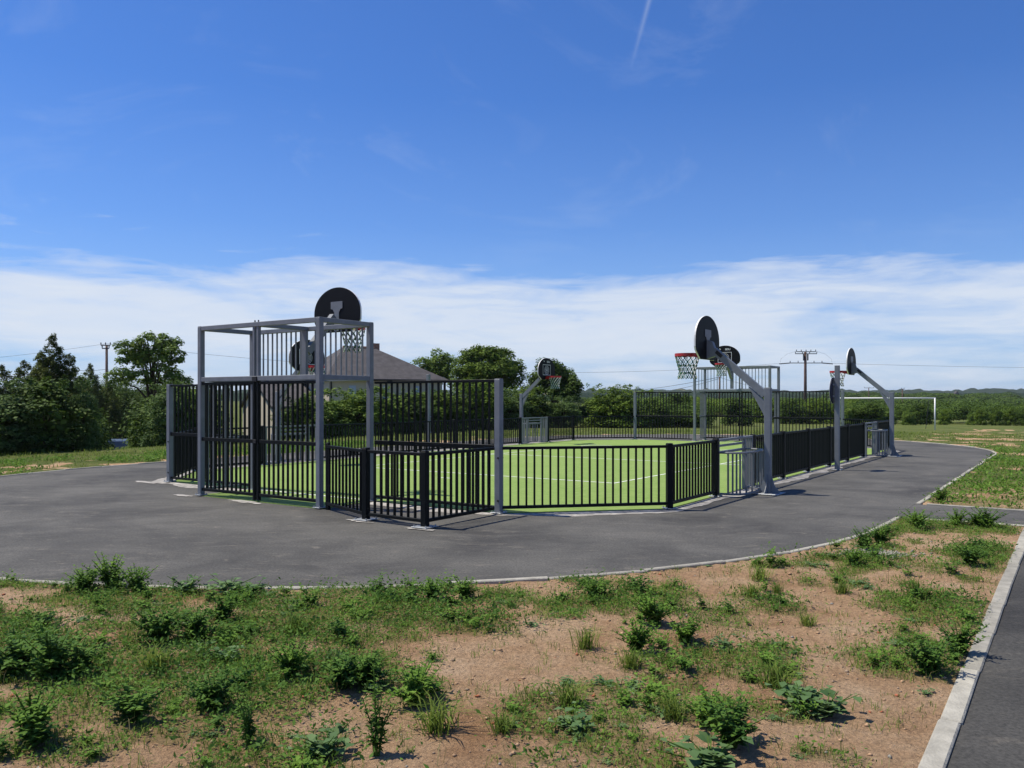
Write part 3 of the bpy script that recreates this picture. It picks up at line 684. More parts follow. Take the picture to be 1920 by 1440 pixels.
def make_basket(t, x, y, zb, face):
    """board with its bottom at zb; face=+1: the playing side looks towards +y"""
    b = piece('backboard', (), mk_board, t, (x, y, zb)); yf = face * (BT / 2 + .002)
    mb = MB(); a, c0, c1, lwd = .27, .17, .565, .014
    rects(mb, [(-a, a, c0, c0 + lwd), (-a, a, c1 - lwd, c1), (-a, -a + lwd, c0 + lwd, c1 - lwd), (a - lwd, a, c0 + lwd, c1 - lwd)], yf); mb.build('target_square', M['white'], b)
    for r in (.05, .085, .12, .16):
        mb = MB(); ring2d(mb, 0, .355, r, .009, yf); mb.build('target_ring', M['white'], b)
    mb = MB(); ring2d(mb, 0, .355, .012, .024, yf, 16); mb.build('target_ring', M['white'], b)
    flip = face > 0
    lettering(-.11 if flip else .11, .675, yf, .055, flip).build('lettering', M['white'], b)
    f = -1 if flip else 1; mb = MB()
    for poly in ([(-.235, .72), (-.165, .70), (-.185, .665)], [(-.215, .70), (-.195, .675), (-.15, .64), (-.175, .69)], [(-.19, .665), (-.145, .675), (-.175, .69)]):
        mb.add([(f * p[0], yf, p[1]) for p in poly], [(0, 1, 2)])
    mb.build('emblem', M['white'], b)
    mb = MB(); yb = -face * (BT / 2)            # T shaped holding plate on the back
    q = [(-.06, .02), (.06, .02), (.06, .36), (.10, .42), (.15, .43), (.15, .56), (-.15, .56), (-.15, .43), (-.10, .42), (-.06, .36)]
    mb.prism(q, 'y', min(yb - face * .002, yb - face * .010), max(yb - face * .002, yb - face * .010)); mb.build('holding_plate', M['grey'], b)
    zr = .13; rc = face * (BT / 2 + .15 + .225); rm = MB()
    n = 40; vs = []
    for i in range(n):                          # rim: deep painted band
        tt = 2 * math.pi * i / n
        for rr, zz in ((.235, zr), (.235, zr - .055), (.219, zr - .055), (.219, zr)): vs.append((x + rr * math.cos(tt), y + rc + rr * math.sin(tt), zb + zz))
    rm.add(vs, [(4 * i + j, 4 * i + (j + 1) % 4, 4 * ((i + 1) % n) + (j + 1) % 4, 4 * ((i + 1) % n) + j) for i in range(n) for j in range(4)])
    r0 = face * (BT / 2 + .002)
    poly = [(x - .10, y + r0), (x + .10, y + r0), (x + .17, y + rc - face * .165), (x - .17, y + rc - face * .165)]
    rm.prism(poly, 'z', zb + zr - .012, zb + zr - .002)
    for s in (-1, 1): rm.bar((x + s * .09, y + r0, zb + zr - .085), (x + s * .16, y + rc - face * .16, zb + zr - .03), .012, .07)
    rm.build('rim', M['red'], t)
    make_net(t, x, y + rc, zb + zr - .05)
def end_hoop(origin, rz, label):
    t = empty('basketball_hoop', origin, rz, label, 'basketball hoop', 'basketball hoops'); make_basket(t, 0, .70, 2.92, 1); return t
end_hoop(cw(0, 0), TH, 'black round-topped backboard above the near goal cage, largest one on the left')
end_hoop(cw(0, LEN), TH + math.pi, 'black backboard with white target above the far goal cage')
def pole_hoop(u, v, rz, label):
    """pole stands at the origin, the basket looks along +y"""
    t = empty('basketball_hoop', cw(u, v), rz, label, 'basketball hoop', 'basketball hoops')
    mb = MB().box(-.056, .056, -.056, .056, .02, 1.90, .006); mb.build('pole', M['grey'], t)
    part_box('base_plate', 'zinc', t, -.24, .24, -.24, .24, .006, .022, .003)
    for k in range(4):
        f = MB().prism([(.058, .024), (.215, .024), (.205, .05), (.12, .15), (.058, .36)], 'y', -.006, .006).build('fin', M['grey'], t); f.rotation_euler = (0, 0, k * math.pi / 2)
    MB().bar((0, .05, 1.775), (0, 1.0, 2.60), .085, .125).build('arm', M['grey'], t)
    MB().prism([(.058, 1.40), (.058, 1.66), (.34, 1.92)], 'x', -.036, .036).build('arm_bracket', M['grey'], t)
    MB().prism([(.93, 2.50), (1.115, 2.45), (1.115, 2.80), (1.02, 2.76)], 'x', -.05, .05).build('arm_head', M['grey'], t)
    MB().prism([(.86, 2.455), (.97, 2.55), (.93, 2.60), (.82, 2.50)], 'x', -.0505, .0505).build('cover_strip', M['darkcap'], t)
    make_basket(t, 0, 1.14, 2.43, 1); return t
VB = CH + MOD * 1.5
pole_hoop(6.6, VB, TH + math.pi / 2, 'nearest basketball hoop on a slanting grey arm, right of centre')
pole_hoop(6.6, LEN - VB, TH + math.pi / 2, 'far right basketball hoop on slanting grey arm above the asphalt')
pole_hoop(-6.6, LEN - VB, TH - math.pi / 2, 'far left basketball hoop on slanting arm, in front of trees')
pole_hoop(-6.6, VB, TH - math.pi / 2, 'basketball hoop on slanting arm seen through the near goal cage, before the house')

def mini_goal(u, v, rz, label, lb, rb):
    """small barred goal in the side fence; x along the fence, +y outwards"""
    t = empty('side_goal', cw(u, v), rz, label, 'goal', 'small side goals'); h = MOD / 2 - .062
    part_box('post', 'lgrey', t, -h, -h + .05, -.03, .03, .02, 1.0, .004); part_box('post', 'lgrey', t, h - .05, h, -.03, .03, .02, 1.0, .004)
    x0 = -h + .05 + .125 * lb; x1 = h - .05 - .125 * rb
    if lb: part_box('jamb', 'lgrey', t, x0 - .001, x0 + .05, -.03, .03, .02, .955, .004)
    if rb: part_box('jamb', 'lgrey', t, x1 - .05, x1 + .001, -.03, .03, .02, .955, .004)
    rail_piece('top_rail', t, -h + .052, h - .052, 0, .978, .042, .05, 'lgrey')
    a0 = x0 + .052 if lb else x0 + .002; a1 = x1 - .052 if rb else x1 - .002
    rail_piece('header_rail', t, a0, a1, 0, .88, .04, .04, 'lgrey'); rail_piece('header_rail', t, a0, a1, 0, .765, .045, .045, 'lgrey')
    for s, k in ((-1, lb), (1, rb)):
        for j in range(k):
            x = s * (h - .05 - .125 * j - .075); bar_piece(t, x, 0, .05, .956, 'lgrey', .034, .034)
        if k: rail_piece('bottom_rail', t, *(sorted((s * (h - .052), s * (h - .05 - .125 * k)))), 0, .04, .04, .04, 'lgrey')
    n = 18; dep = .42; P = []
    for i in range(n + 1):
        t_ = math.pi * i / n; c = math.cos(t_); s_ = math.sin(t_); e = .62
        P.append(((x0 + x1) / 2 - (x1 - x0) / 2 * math.copysign(abs(c) ** e, c), .035 + dep * s_ ** e))
    for nm, z in (('curved_rail', .765), ('curved_rail', .05)):
        mb = MB(); mb.tube([(p[0], p[1], z) for p in P], .021, 6); mb.build(nm, M['lgrey'], t)
    for i in range(1, n, 1):
        if i % 2 and 3 < i < n - 3: continue
        bar_piece(t, P[i][0], P[i][1], .07, .745, 'lgrey', .026, .026)
    return t
vg = vk[1] + MOD / 2
mini_goal(HALF, vg, TH - math.pi / 2, 'small light grey barred goal bulging out of the fence beside the nearest hoop pole', 3, 0)
mini_goal(HALF, LEN - vg, TH - math.pi / 2, 'small light grey barred goal by the far right hoop pole', 3, 2)
mini_goal(-HALF, LEN - vg, TH + math.pi / 2, 'small light grey barred goal below the far left hoop, in front of the hedge', 3, 3)
mini_goal(-HALF, vg, TH + math.pi / 2, 'small light grey barred goal seen through the near goal cage', 3, 3)
def mid_pole(u, v, rz, label, disc):
    t = empty('court_pole', cw(u, v), rz, label, 'pole', 'poles at the half-way line')
    MB().box(-.052, .052, -.052, .052, .02, 2.5, .006).build('pole', M['grey'], t); part_box('base_plate', 'zinc', t, -.11, .11, -.11, .11, .006, .024, .002)
    if disc:
        MB().tube([(0, .08, 1.9), (0, .102, 1.9)], .315, 36).build('round_sign', M['bluesign'], t); MB().tube([(0, .103, 1.9), (0, .108, 1.9)], .318, 36).build('sign_face', M['white'], t)
        part_box('sign_clip', 'zinc', t, -.1, .1, .0525, .0795, 2.02, 2.06); part_box('sign_clip', 'zinc', t, -.1, .1, .0525, .0795, 1.74, 1.78)
    else:
        for z in (1.12, .62): MB().tube([(.0, .052, z), (0, .2, z), (0, .2, z + .03)], .014, 6).build('cleat', M['zinc'], t)
    return t
mid_pole(6.42, LEN / 2, TH + math.pi / 2, 'straight grey pole with a round sign, between the two right-hand hoops', True)
mid_pole(-6.3, LEN / 2, TH - math.pi / 2, 'straight plain grey pole on the far left side of the court', False)

# ------------------------------------------------------------------ foliage
def rand_dir(n):
    v = RNG.normal(size=(n, 3)); return v / np.linalg.norm(v, axis=1, keepdims=True)
def leaves(C, Nrm, size, asp=0.6):
    """rhombic leaves: centres, normals, lengths -> verts, quads"""
    n = len(C); t = rand_dir(n); a = np.cross(Nrm, t); a /= np.linalg.norm(a, axis=1, keepdims=True) + 1e-9
    b = np.cross(Nrm, a); s = size[:, None] * .5; w = s * asp
    V = np.stack([C - a * s, C + b * w - a * s * .1, C + a * s, C - b * w - a * s * .1], 1).reshape(-1, 3)
    return V, np.arange(4 * n).reshape(n, 4)
def blob_leaves(blobs, dens, size, asp=.6, up=.8, inner=.62):
    Cs = []; Ns = []; Ss = []
    for (c, r) in blobs:
        r = np.asarray(r, float); n = max(8, int(dens * (r[0] * r[1] + r[1] * r[2] + r[0] * r[2]) / 3))
        d = rand_dir(n); d[:, 2] = np.where(d[:, 2] < -.55, -d[:, 2] * .6, d[:, 2])
        k = inner + (1.06 - inner) * RNG.random(n) ** .6
        Cs.append(np.asarray(c) + d * r * k[:, None]); m = d * .8 + rand_dir(n) * .8 + np.array([0, 0, up]); Ns.append(m / np.linalg.norm(m, axis=1, keepdims=True))
        Ss.append(size * (.6 + .8 * RNG.random(n)))
    return leaves(np.vstack(Cs), np.vstack(Ns), np.concatenate(Ss), asp)
def crown_blobs(c, r, n, br, zlo=-.7):
    """sub clumps spread over and inside an ellipsoid"""
    out = []; c = np.asarray(c, float); r = np.asarray(r, float)
    while len(out) < n:
        d = rand_dir(1)[0]
        if d[2] < zlo: continue
        k = .35 + .60 * RNG.random() ** .5; s = br * (.65 + .7 * RNG.random())
        out.append((c + d * r * k, (s, s, s * .8)))
    return out
def trunk_mesh(h, r, limbs, name='trunk'):
    mb = MB(); k = 6
    mb.tube([(math.sin(i * 1.3) * r * .5, math.cos(i * 1.7) * r * .5, -.15 + (h + .15) * i / k) for i in range(k + 1)], [r * (1.15 - .75 * i / k) for i in range(k + 1)], 8)
    for p in limbs:
        p = Vector(p); a = Vector((0, 0, h * random.uniform(.35, .85))); m = (a + p) / 2 + Vector((0, 0, .15 * (p - a).length))
        mb.tube([a, m, p], [r * .5, r * .32, r * .1], 5)
    return mb.mesh(name, M['bark'], True)
def place_tree(name, label, cat, x, y, trunk, crown, rz=0, sc=1, group=None, zoff=0.0):
    t = empty(name, (x, y, tz(x, y) + zoff), rz, label, cat, group)
    o = link(bpy.data.objects.new('trunk', trunk), t); c = link(bpy.data.objects.new('crown', crown), t)
    t.scale = (sc, sc, sc) if not isinstance(sc, tuple) else sc
    return t
def at(px, D): return (px - 960) / FPX * D, D
def z_at(py, D): return EYE + (HOR - py) / FPX * D
def tree(name, label, px, D, top, halfpx, bottom_py, mat_, nblob, br, dens, leaf, trunk_r=.16, group='trees beyond the court', squash=1.0, lobes=None):
    x, y = at(px, D); zg = tz(x, y); zt = z_at(top, D) - zg; zb = z_at(bottom_py, D) - zg; rw = halfpx / FPX * D
    cz = (zt + zb) / 2; rz_ = (zt - zb) / 2
    blobs = []
    if lobes:
        for (lx, lz, lr, lh, k) in lobes: blobs += crown_blobs((lx * rw, RNG.uniform(-.3, .3) * rw, zb + lz * (zt - zb)), (lr * rw, lr * rw, lh * (zt - zb)), k, br)
    else: blobs = crown_blobs((0, 0, cz), (rw * .86, rw * .86, rz_ * .88), nblob, br)
    V, F = blob_leaves(blobs, dens, leaf, .62, .9, .35)
    core = [((0, 0, cz), (rw * .62, rw * .62, rz_ * .62))] if not lobes else [((lx * rw, 0, zb + lz * (zt - zb)), (lr * rw * .55, lr * rw * .55, lh * (zt - zb) * .55)) for (lx, lz, lr, lh, k) in lobes]  # inner core of larger leaves, added to block light through the crown
    V2, F2 = blob_leaves(core, 260 if not lobes else (120 if mat_ == 'leaf_dark' else 14), .26, .7, .3, .5); F = np.vstack([F, F2 + len(V)]); V = np.vstack([V, V2])
    crown = mesh_np('crown', V, F, M[mat_]); limbs = [b[0] for b in blobs[::max(1, len(blobs) // 9)]]
    return place_tree(name, label, 'tree', x, y, trunk_mesh(cz, trunk_r, limbs), crown, group=group)
tree('broadleaf_tree', 'loose light green tree left of the goal cage, right of the utility pole', 285, 40, 622, 72, 742, 'leaf_light', 0, .33, 1250, .135, .13,
     lobes=[(-.45, .62, .42, .30, 20), (.15, .75, .40, .24, 18), (.55, .60, .38, .28, 18), (0, .30, .75, .30, 30), (.72, .22, .3, .2, 8), (-.7, .25, .3, .2, 8)])
tree('broadleaf_tree', 'small airy tree just right of the house roof', 818, 62, 648, 46, 745, 'leaf_light', 44, .5, 800, .15, .13)
tree('broadleaf_tree', 'tallest dense round green tree right of the house', 915, 58, 640, 76, 765, 'leaf', 120, .58, 900, .16, .2)
tree('broadleaf_tree', 'dark tree behind the far left basketball hoop', 1040, 55, 672, 58, 765, 'leaf_dark', 34, .52, 900, .15, .16,
     lobes=[(-.2, .78, .36, .20, 14), (0, .45, .8, .35, 44), (.62, .35, .36, .32, 16), (-.5, .45, .4, .3, 16)])
def conifer(px, D, top, half, label, leaders, mt='conifer'):
    x, y = at(px, D); zg = tz(x, y); H = z_at(top, D) - zg; rw = half / FPX * D; blobs = []
    for (lx, hh, wd) in leaders:
        h = H * hh; n = int(150 * hh)
        for i in range(n):
            f = (i + .5) / n; rr = wd * rw * (1 - f) ** .8 + .06; a = RNG.random() * 6.28; k = RNG.random() ** .4
            s = .12 + .40 * (1 - f) * (.6 + .6 * RNG.random())
            blobs.append(((lx * rw + rr * k * math.cos(a), rr * k * math.sin(a), h * (.06 + .93 * f)), (s, s, s * 1.25)))
    V, F = blob_leaves(blobs, 2300, .115, .40, .9, .2)
    place_tree('conifer', label, 'tree', x, y, trunk_mesh(H * .5, .16, []), mesh_np('crown', V, F, M[mt]), group='trees beyond the court')
conifer(100, 42, 626, 95, 'dark pointed conifer at the left, tallest of its clump', [(0, 1.0, .85), (.33, .86, .75), (-.05, .84, 1.15), (-.25, .88, .7), (.1, .9, .8)])
conifer(32, 43, 676, 95, 'lower dark conifer at the left edge of the picture', [(-.3, .96, .9), (.15, 1.0, .8), (.45, 1.0, .8), (.75, .95, .7)])
conifer(168, 60, 682, 56, 'low brownish conifer between the pointed conifer and the loose tree', [(0, 1.0, .9), (-.5, .95, .8), (.6, .8, .9)])

# shrubs: a few crowns, many plants
def shrub_mesh(h, r, n, br, dens, leaf, m, rag=0.0, low=.03):
    blobs = crown_blobs((0, 0, h * .52), (r * .82, r * .82, h * .42), n, br, -.9)
    for i in range(int(n * .7)):
        a = RNG.random() * 6.28; k = r * (.35 + .55 * RNG.random()); blobs.append(((k * math.cos(a), k * math.sin(a), h * (low + .2 * RNG.random())), (br * .95, br * .95, br * .8)))
    if rag:
        for i in range(int(n * .5)):
            a = RNG.random() * 6.28; k = r * .75 * RNG.random(); blobs.append(((k * math.cos(a), k * math.sin(a), h * (.9 + rag * RNG.random())), (br * .3, br * .3, br * .6)))
    V, F = blob_leaves(blobs, dens, leaf, .6, .9, .3)
    V2, F2 = blob_leaves([((0, 0, h * .42), (r * .68, r * .68, h * .40))], 420, .2, .7, .3, .5); return mesh_np('crown', np.vstack([V, V2]), np.vstack([F, F2 + len(V)]), M[m])  # V2: hidden leaf core added to stop light passing through the shrub
SH = [shrub_mesh(2.0, 1.15, 44, .30, 1900, .085, 'leaf', .15), shrub_mesh(2.0, 1.1, 42, .30, 1900, .088, 'leaf_dark', .1),
      shrub_mesh(2.0, 1.1, 46, .28, 2000, .080, 'leaf_blue', .12), shrub_mesh(2.0, 1.15, 44, .32, 1800, .09, 'leaf_light', .2),
      shrub_mesh(2.0, 1.0, 38, .33, 1800, .095, 'leaf_dark', .0)]
SHT = trunk_mesh(1.1, .05, [(.4, .2, 1.5), (-.4, .1, 1.4), (.1, -.4, 1.6), (-.2, .5, 1.3)])
def shrub(x, y, h, w, kind, label, group='hedge shrubs'):
    t = place_tree('shrub', label, 'shrub', x, y, SHT, SH[kind], random.uniform(0, 6.28), (w / 1.1, w / 1.1, h / 2.0), group); return t
# the hedge along the left of the field
for v, du, h, w, kind, lab in [(-3, 0, 2.2, 1.5, 1, 'dark hedge shrub cut by the left edge'), (-1.3, -.3, 2.0, 1.4, 0, 'second hedge shrub from the left edge, below the low conifer'), (.5, .2, 2.1, 1.5, 3, 'yellowish hedge shrub at left below the conifers'),
        (2.2, 0, 2.15, 1.5, 2, 'bluish hedge shrub below the pointed conifer'), (3.8, -.2, 2.3, 1.5, 1, 'dark hedge shrub left of the parked car'), (4.9, .3, 2.2, .62, 2, 'narrow bluish shrub touching the parked car on its left'),
        (8.4, .1, 2.2, 1.05, 2, 'bluish hedge shrub just right of the parked car'), (9.6, -.2, 2.1, 1.5, 0, 'green hedge shrub behind the outermost grey fence post'),
        (14.6, .2, 1.7, 1.2, 1, 'dark low shrub seen through the back of the near goal cage'), (16.2, -.2, 1.9, 1.4, 3, 'light shrub behind the right half of the near goal cage'), (18.0, .1, 2.0, 1.5, 0, 'green shrub seen through the open side of the near cage'),
        (19.8, -.2, 2.0, 1.5, 3, 'light shrub under the house windows, behind the tall fence'), (21.5, .1, 1.9, 1.5, 1, 'dark shrub under the right end of the house'), (23.2, 0, 2.0, 1.5, 0, 'green shrub behind the plain grey court pole'),
        (25.0, -.3, 2.2, 1.6, 4, 'dark shrub below the tallest round tree'), (26.8, .2, 2.5, 1.7, 0, 'tall green shrub right of the tallest grey fence post'), (28.6, -.2, 2.3, 1.6, 1, 'dark shrub just left of the far left hoop pole'),
        (30.3, .2, 2.1, 1.6, 2, 'bluish shrub behind the far left small goal'), (32.0, 0, 2.2, 1.7, 0, 'green shrub under the far left backboard')]:
    p = cw(-16.9 + du, v); shrub(p.x, p.y, h * 1.06, w * 1.12, kind, lab, 'shrubs of the left hedge')
# bushes beyond the far end and the field
for px, D, top, half, kind, lab in [(1010, 50, 742, 44, 1, 'dark hedge bush below the far left basketball hoop'), (1058, 51, 744, 42, 2, 'low greyish green bush right of the far left hoop'),
    (1150, 52, 725, 58, 0, 'largest bright green bush left of the far tall fence'), (1216, 54, 737, 40, 3, 'green bush at the left end of the far tall fence'), (1268, 58, 738, 40, 1, 'dark bush behind the far tall fence left of the far cage'),
    (1300, 60, 745, 34, 0, 'green bush just left of the far goal cage'), (1384, 62, 742, 34, 4, 'dark round bush seen through the far goal cage'), (1440, 74, 750, 32, 0, 'green bush behind the nearest hoop pole'),
    (1482, 72, 748, 34, 1, 'dark bush left of the tall utility pole'), (1540, 72, 748, 34, 0, 'green bush right of the tall utility pole'), (1600, 68, 752, 26, 3, 'pale green bush left of the dark bush under the white crossbar'),
    (1632, 67, 752, 30, 4, 'dark glossy bush under the white crossbar'), (1664, 70, 766, 18, 3, 'small pale bush left of the far right hoop pole'), (1703, 68, 768, 13, 3, 'small thin bush between hoop pole and white goal post'), (1726, 74, 756, 24, 1, 'dark bush between hoop pole and white goal post'),
    (1772, 72, 767, 13, 0, 'round bush just right of the white goal post'), (1824, 74, 769, 11, 3, 'smallest round bush right of the white goal post'), (1838, 73, 766, 13, 0, 'second round bush right of the white goal post'),
    (1867, 73, 765, 12, 0, 'third round bush right of the white goal post'), (1895, 73, 764, 15, 0, 'round bush near the right edge beyond the field'), (1925, 72, 757, 15, 1, 'dark bush at the right edge beyond the field')]:
    x, y = at(px, D); h = z_at(top, D) - tz(x, y); shrub(x, y, h * .97, half / FPX * D * 1.06, kind, lab, 'bushes beyond the far end')
# the thicket and wood behind them reads as one mass
def far_mass(name, label, rows, m, leaf, dens):
    blobs = []
    for (p0, p1, D0, D1, top, n, s) in rows:
        for i in range(n):
            px = p0 + (p1 - p0) * RNG.random(); D = D0 + (D1 - D0) * RNG.random(); x, y = at(px, D); zg = tz(x, y); hh = (z_at(top, D) - zg) * (.55 + .5 * RNG.random() ** .7)
            blobs.append(((x, y, zg + hh * .55), (s, s, hh * .5)))
    V, F = blob_leaves(blobs, dens, leaf, .65, .9, .55)
    tag(link(bpy.data.objects.new(name, mesh_np(name, V, F, M[m]))), label, 'thicket', kind='stuff')
far_mass('thicket', 'dark overgrown thicket beyond the field, behind the round bushes', [(1560, 2050, 80, 100, 758, 170, 1.2), (1330, 1570, 90, 120, 758, 80, 1.3), (1885, 2060, 78, 92, 750, 26, 1.2), (1600, 1720, 84, 100, 752, 22, 1.3), (1740, 1850, 90, 110, 753, 30, 1.3)], 'leaf_dark', .17, 520)
far_mass('thicket', 'mid green scrub behind the far goal cage', [(1190, 1600, 95, 150, 749, 120, 1.6), (1230, 1330, 95, 130, 744, 20, 1.6)], 'leaf', .2, 400)
far_mass('far_trees', 'distant line of trees along the horizon on the right', [(1080, 2150, 240, 420, 746, 260, 4.2), (1640, 1780, 300, 420, 737, 24, 5), (1820, 1900, 300, 420, 738, 16, 5), (1560, 1640, 300, 420, 736, 14, 5)], 'leaf_dark', .6, 140)
far_mass('left_thicket', 'dark growth filling the gap under the conifers on the left', [(-120, 178, 32, 39, 752, 46, .9), (262, 330, 33, 40, 752, 18, .8), (150, 345, 62, 70, 712, 60, 1.2), (820, 1010, 50, 56, 756, 60, 1.0), (990, 1320, 53, 62, 755, 90, 1.0)], 'leaf_dark', .13, 800)

# distant hills
def hill(name, D, depth, p0, p1, top, rough, seed):
    n = 700; rowsN = 7; V = []
    for j in range(rowsN):
        f = j / (rowsN - 1); d = D + depth * (f - .5)
        for i in range(n):
            px = p0 + (p1 - p0) * i / (n - 1); x, y = at(px, d)
            prof = 3.5 + top * (0.62 + .5 * float(fbm(np.array([px / 100.0]), np.array([seed]), .9, seed, 3)[0])) + rough * float(fbm(np.array([px * D / 1552]), np.array([f * 37.0]), 1 / 11.0, seed + 3, 3)[0])
            V.append((x, y, -4 + prof * math.sin(math.pi * min(1, f * 1.0)) if j else -6))
    idx = np.arange(rowsN * n).reshape(rowsN, n); q = np.stack([idx[:-1, :-1], idx[:-1, 1:], idx[1:, 1:], idx[1:, :-1]], -1).reshape(-1, 4)
    structure(link(bpy.data.objects.new(name, mesh_np(name, V, q, M['hill'], True))))
hill('hill', 720, 300, -1500, 3600, 4.5, 6.0, 4)
hill('hill', 1500, 600, -1500, 3600, 15.0, 11.0, 9)

# ------------------------------------------------------------------ house
def house():
    zg = -1.6; ey = 2.95; rg = 5.15
    c = Vector((*at(617, 50.5), 0)); a = R(30)
    t = empty('house', (c.x, c.y, zg), a, 'cream house with grey hipped slate roof behind the hedge', 'house')
    L_, W_ = 7.6, 8.0; H = ey - zg; RR = rg - zg                    # x to the right along the shaded front, y away
    MB().box(0, L_, 0, W_, -.4, H).build('wall', M['cream'], t)
    o = .32; mb = MB(); ry = W_ * .5; rx0, rx1 = 2.2, 4.4
    e = [(-o, -o, H), (L_ + o, -o, H), (L_ + o, W_ + o, H), (-o, W_ + o, H)]; r = [(rx0, ry, RR), (rx1, ry, RR)]
    mb.add(e + r + [(p[0], p[1], p[2] - .12) for p in e], [(0, 1, 5, 4), (1, 2, 5), (2, 3, 4, 5), (3, 0, 4), (0, 6, 7, 1), (1, 7, 8, 2), (2, 8, 9, 3), (3, 9, 6, 0), (6, 9, 8, 7)])
    rf = mb.build('roof', M['roof'], t); rf['label'] = 'dark grey hipped slate roof'
    part_box('chimney', 'brick_chimney', rf, 4.3, 4.9, ry + .3, ry + .8, RR - .7, RR + .35)
    MB().tube([(rx0, ry, RR + .02), (rx1, ry, RR + .02)], .09, 6).build('ridge_tiles', M['brick_chimney'], rf)
    MB().tube([(.06, -o - .05, H - .06), (L_ + o, -o - .05, H - .06)], .06, 6).build('gutter', M['darkcap'], rf)
    MB().tube([(.12, -.06, -.3), (.12, -.06, H - .13)], .045, 6).build('downpipe', M['darkcap'], t)
    for x, w in ((1.25, .45), (3.5, .32), (5.6, .4)):
        wn = part_box('window', 'shutter', t, x, x + w, -.035, -.003, H - 1.2, H - .42); part_box('sill', 'darkcap', wn, x - .06, x + w + .06, -.09, -.038, H - 1.27, H - 1.2)
    x0, y0, y1, ym = -3.0, 1.5, 10.0, 5.6; he = 1.3 - zg; ha = 2.85 - zg   # lower wing, its gable end in the sun
    MB().prism([(y0, -.4), (y1, -.4), (y1, he), (ym, ha - .12), (y0, he)], 'x', x0, -.003).build('gable_wing', M['cream'], t)
    k = (ha - he) / (ym - y0)
    MB().prism([(y0 - .3, he - .3 * k - .1), (y0 - .3, he - .3 * k + .06), (ym, ha + .06), (y1 + .3, he - .3 * k + .06), (y1 + .3, he - .3 * k - .1), (ym, ha - .1)], 'x', x0 - .18, -.004).build('wing_roof', M['roof'], t)
house()

# ------------------------------------------------------------------ football goal, poles, wires, car
def football_goal():
    x1, y1 = at(1753, 54); x0, y0 = at(1574, 57); z = tz(x1, y1); H = z_at(746.5, 54) - z
    t = empty('football_goal', (x1, y1, z), 0, 'white football goal on the grass field at right', 'goal')
    MB().tube([(0, 0, -.05), (0, 0, H)], .045, 10).build('post', M['goalwhite'], t, True); dx, dy = x0 - x1, y0 - y1
    z0 = tz(x0, y0) - z; MB().tube([(dx, dy, z0 - .05), (dx, dy, H)], .045, 10).build('post', M['goalwhite'], t, True)
    MB().tube([(.055, 0, H), (dx - .055, dy, H)], .048, 10).build('crossbar', M['goalwhite'], t, True)
    for ax, ay in ((0, 0), (dx, dy)): MB().tube([(ax, ay, H - .05), (ax + .1, ay + 1.0, H - .15), (ax + .15, ay + 1.5, .02)], .018, 6).build('net_support', M['wire'], t)
football_goal()
def utility_pole(px, D, top, label, arms, r=.16, rz=0.0, m='wood_pole'):
    x, y = at(px, D); z = tz(x, y) - .3; H = z_at(top, D) - z
    t = empty('utility_pole', (x, y, z), rz, label, 'utility pole', 'utility poles')
    MB().tube([(0, 0, 0), (0, 0, H)], [r, r * .72], 8).build('pole', M[m], t, True)
    for (dz, w, k) in arms:
        a = MB().box(-w / 2, w / 2, -r - .09, -r + .0, H - dz - .05, H - dz + .05).build('cross_arm', M['wire'], t)
        for j in range(k):
            xx = -w / 2 + w * j / max(1, k - 1); MB().tube([(xx, -r - .045, H - dz + .05), (xx, -r - .045, H - dz + .18), (xx, -r - .045, H - dz + .3)], [.035, .06, .03], 6).build('insulator', M['wire'], a)
    return (x, y, z + H)
pA = utility_pole(1510, 112, 660, 'tall brown utility pole with cross arms, right of the far goal cage', [(-.02, 2.6, 5), (.25, 2.9, 4), (1.5, 4.3, 5)], .24)
x, y = at(1510, 112); t = [o for o in COL.objects if o.name.startswith('utility_pole')][-1]
for s in (-1, 1):
    mb = MB(); h = pA[2] - t.location.z; mb.tube([(s * 1.3, -.3, h + .1), (s * 2.6, -.3, h - .3), (s * 3.4, -.3, h - .95), (s * 3.5, -.3, h - 1.45)], .010, 4); mb.build('jumper_cable', M['wire'], t)
    MB().box(s * .28 - .05 * 1, s * .28 + .05, -.28, .0, h - 1.15, h - .3).build('bracket', M['wire'], t)
    MB().tube([(s * 2.15, -.3, h - 1.5), (s * 3.6, -.3, h - 1.62)], .075, 6).build('strain_insulator', M['wire'], t)
pB = utility_pole(1349, 150, 706, 'thin utility pole seen through the upper bars of the far cage', [(.1, .5, 2)], .17)
pC = utility_pole(1629, 230, 727, 'small distant utility pole with one cross arm left of the white goal', [(.05, 2.6, 3)], .16)
pD = utility_pole(1692, 165, 729, 'thin distant utility pole just right of the far right hoop pole', [(.1, .5, 2)], .14)
pL = utility_pole(200, 84, 648, 'utility pole on the left between conifer and loose tree', [(-.02, .95, 3), (.3, .7, 2)], .17)
def wires(label, a, b, sag, off, r=.014):
    a = Vector(a); b = Vector(b); mb = MB(); pts = []
    for i in range(25):
        f = i / 24; p = a.lerp(b, f); p.z -= sag * 4 * f * (1 - f); pts.append(p)
    mb.tube(pts, r, 3); o = mb.build('overhead_wire', M['wire']); tag(o, label, 'wire', 'overhead wires')
pa = Vector(pA) - Vector((0, .4, 1.55)); pl = Vector(pL) + Vector((0, 0, .2))
wires('thin overhead wire running from the left utility pole across to the tall brown pole', pl, pa + Vector((-3.6, 0, 0)), 2.0, 0, .016)
wires('thin overhead wire leaving the tall brown pole towards the right edge', pa + Vector((3.6, 0, 0)), Vector((*at(2300, 140), z_at(690, 140))), .3, 0, .018)
wires('thin overhead wire leaving the left utility pole at the left edge', pl, Vector((*at(-300, 80), z_at(690, 80))), .4, 0, .012)
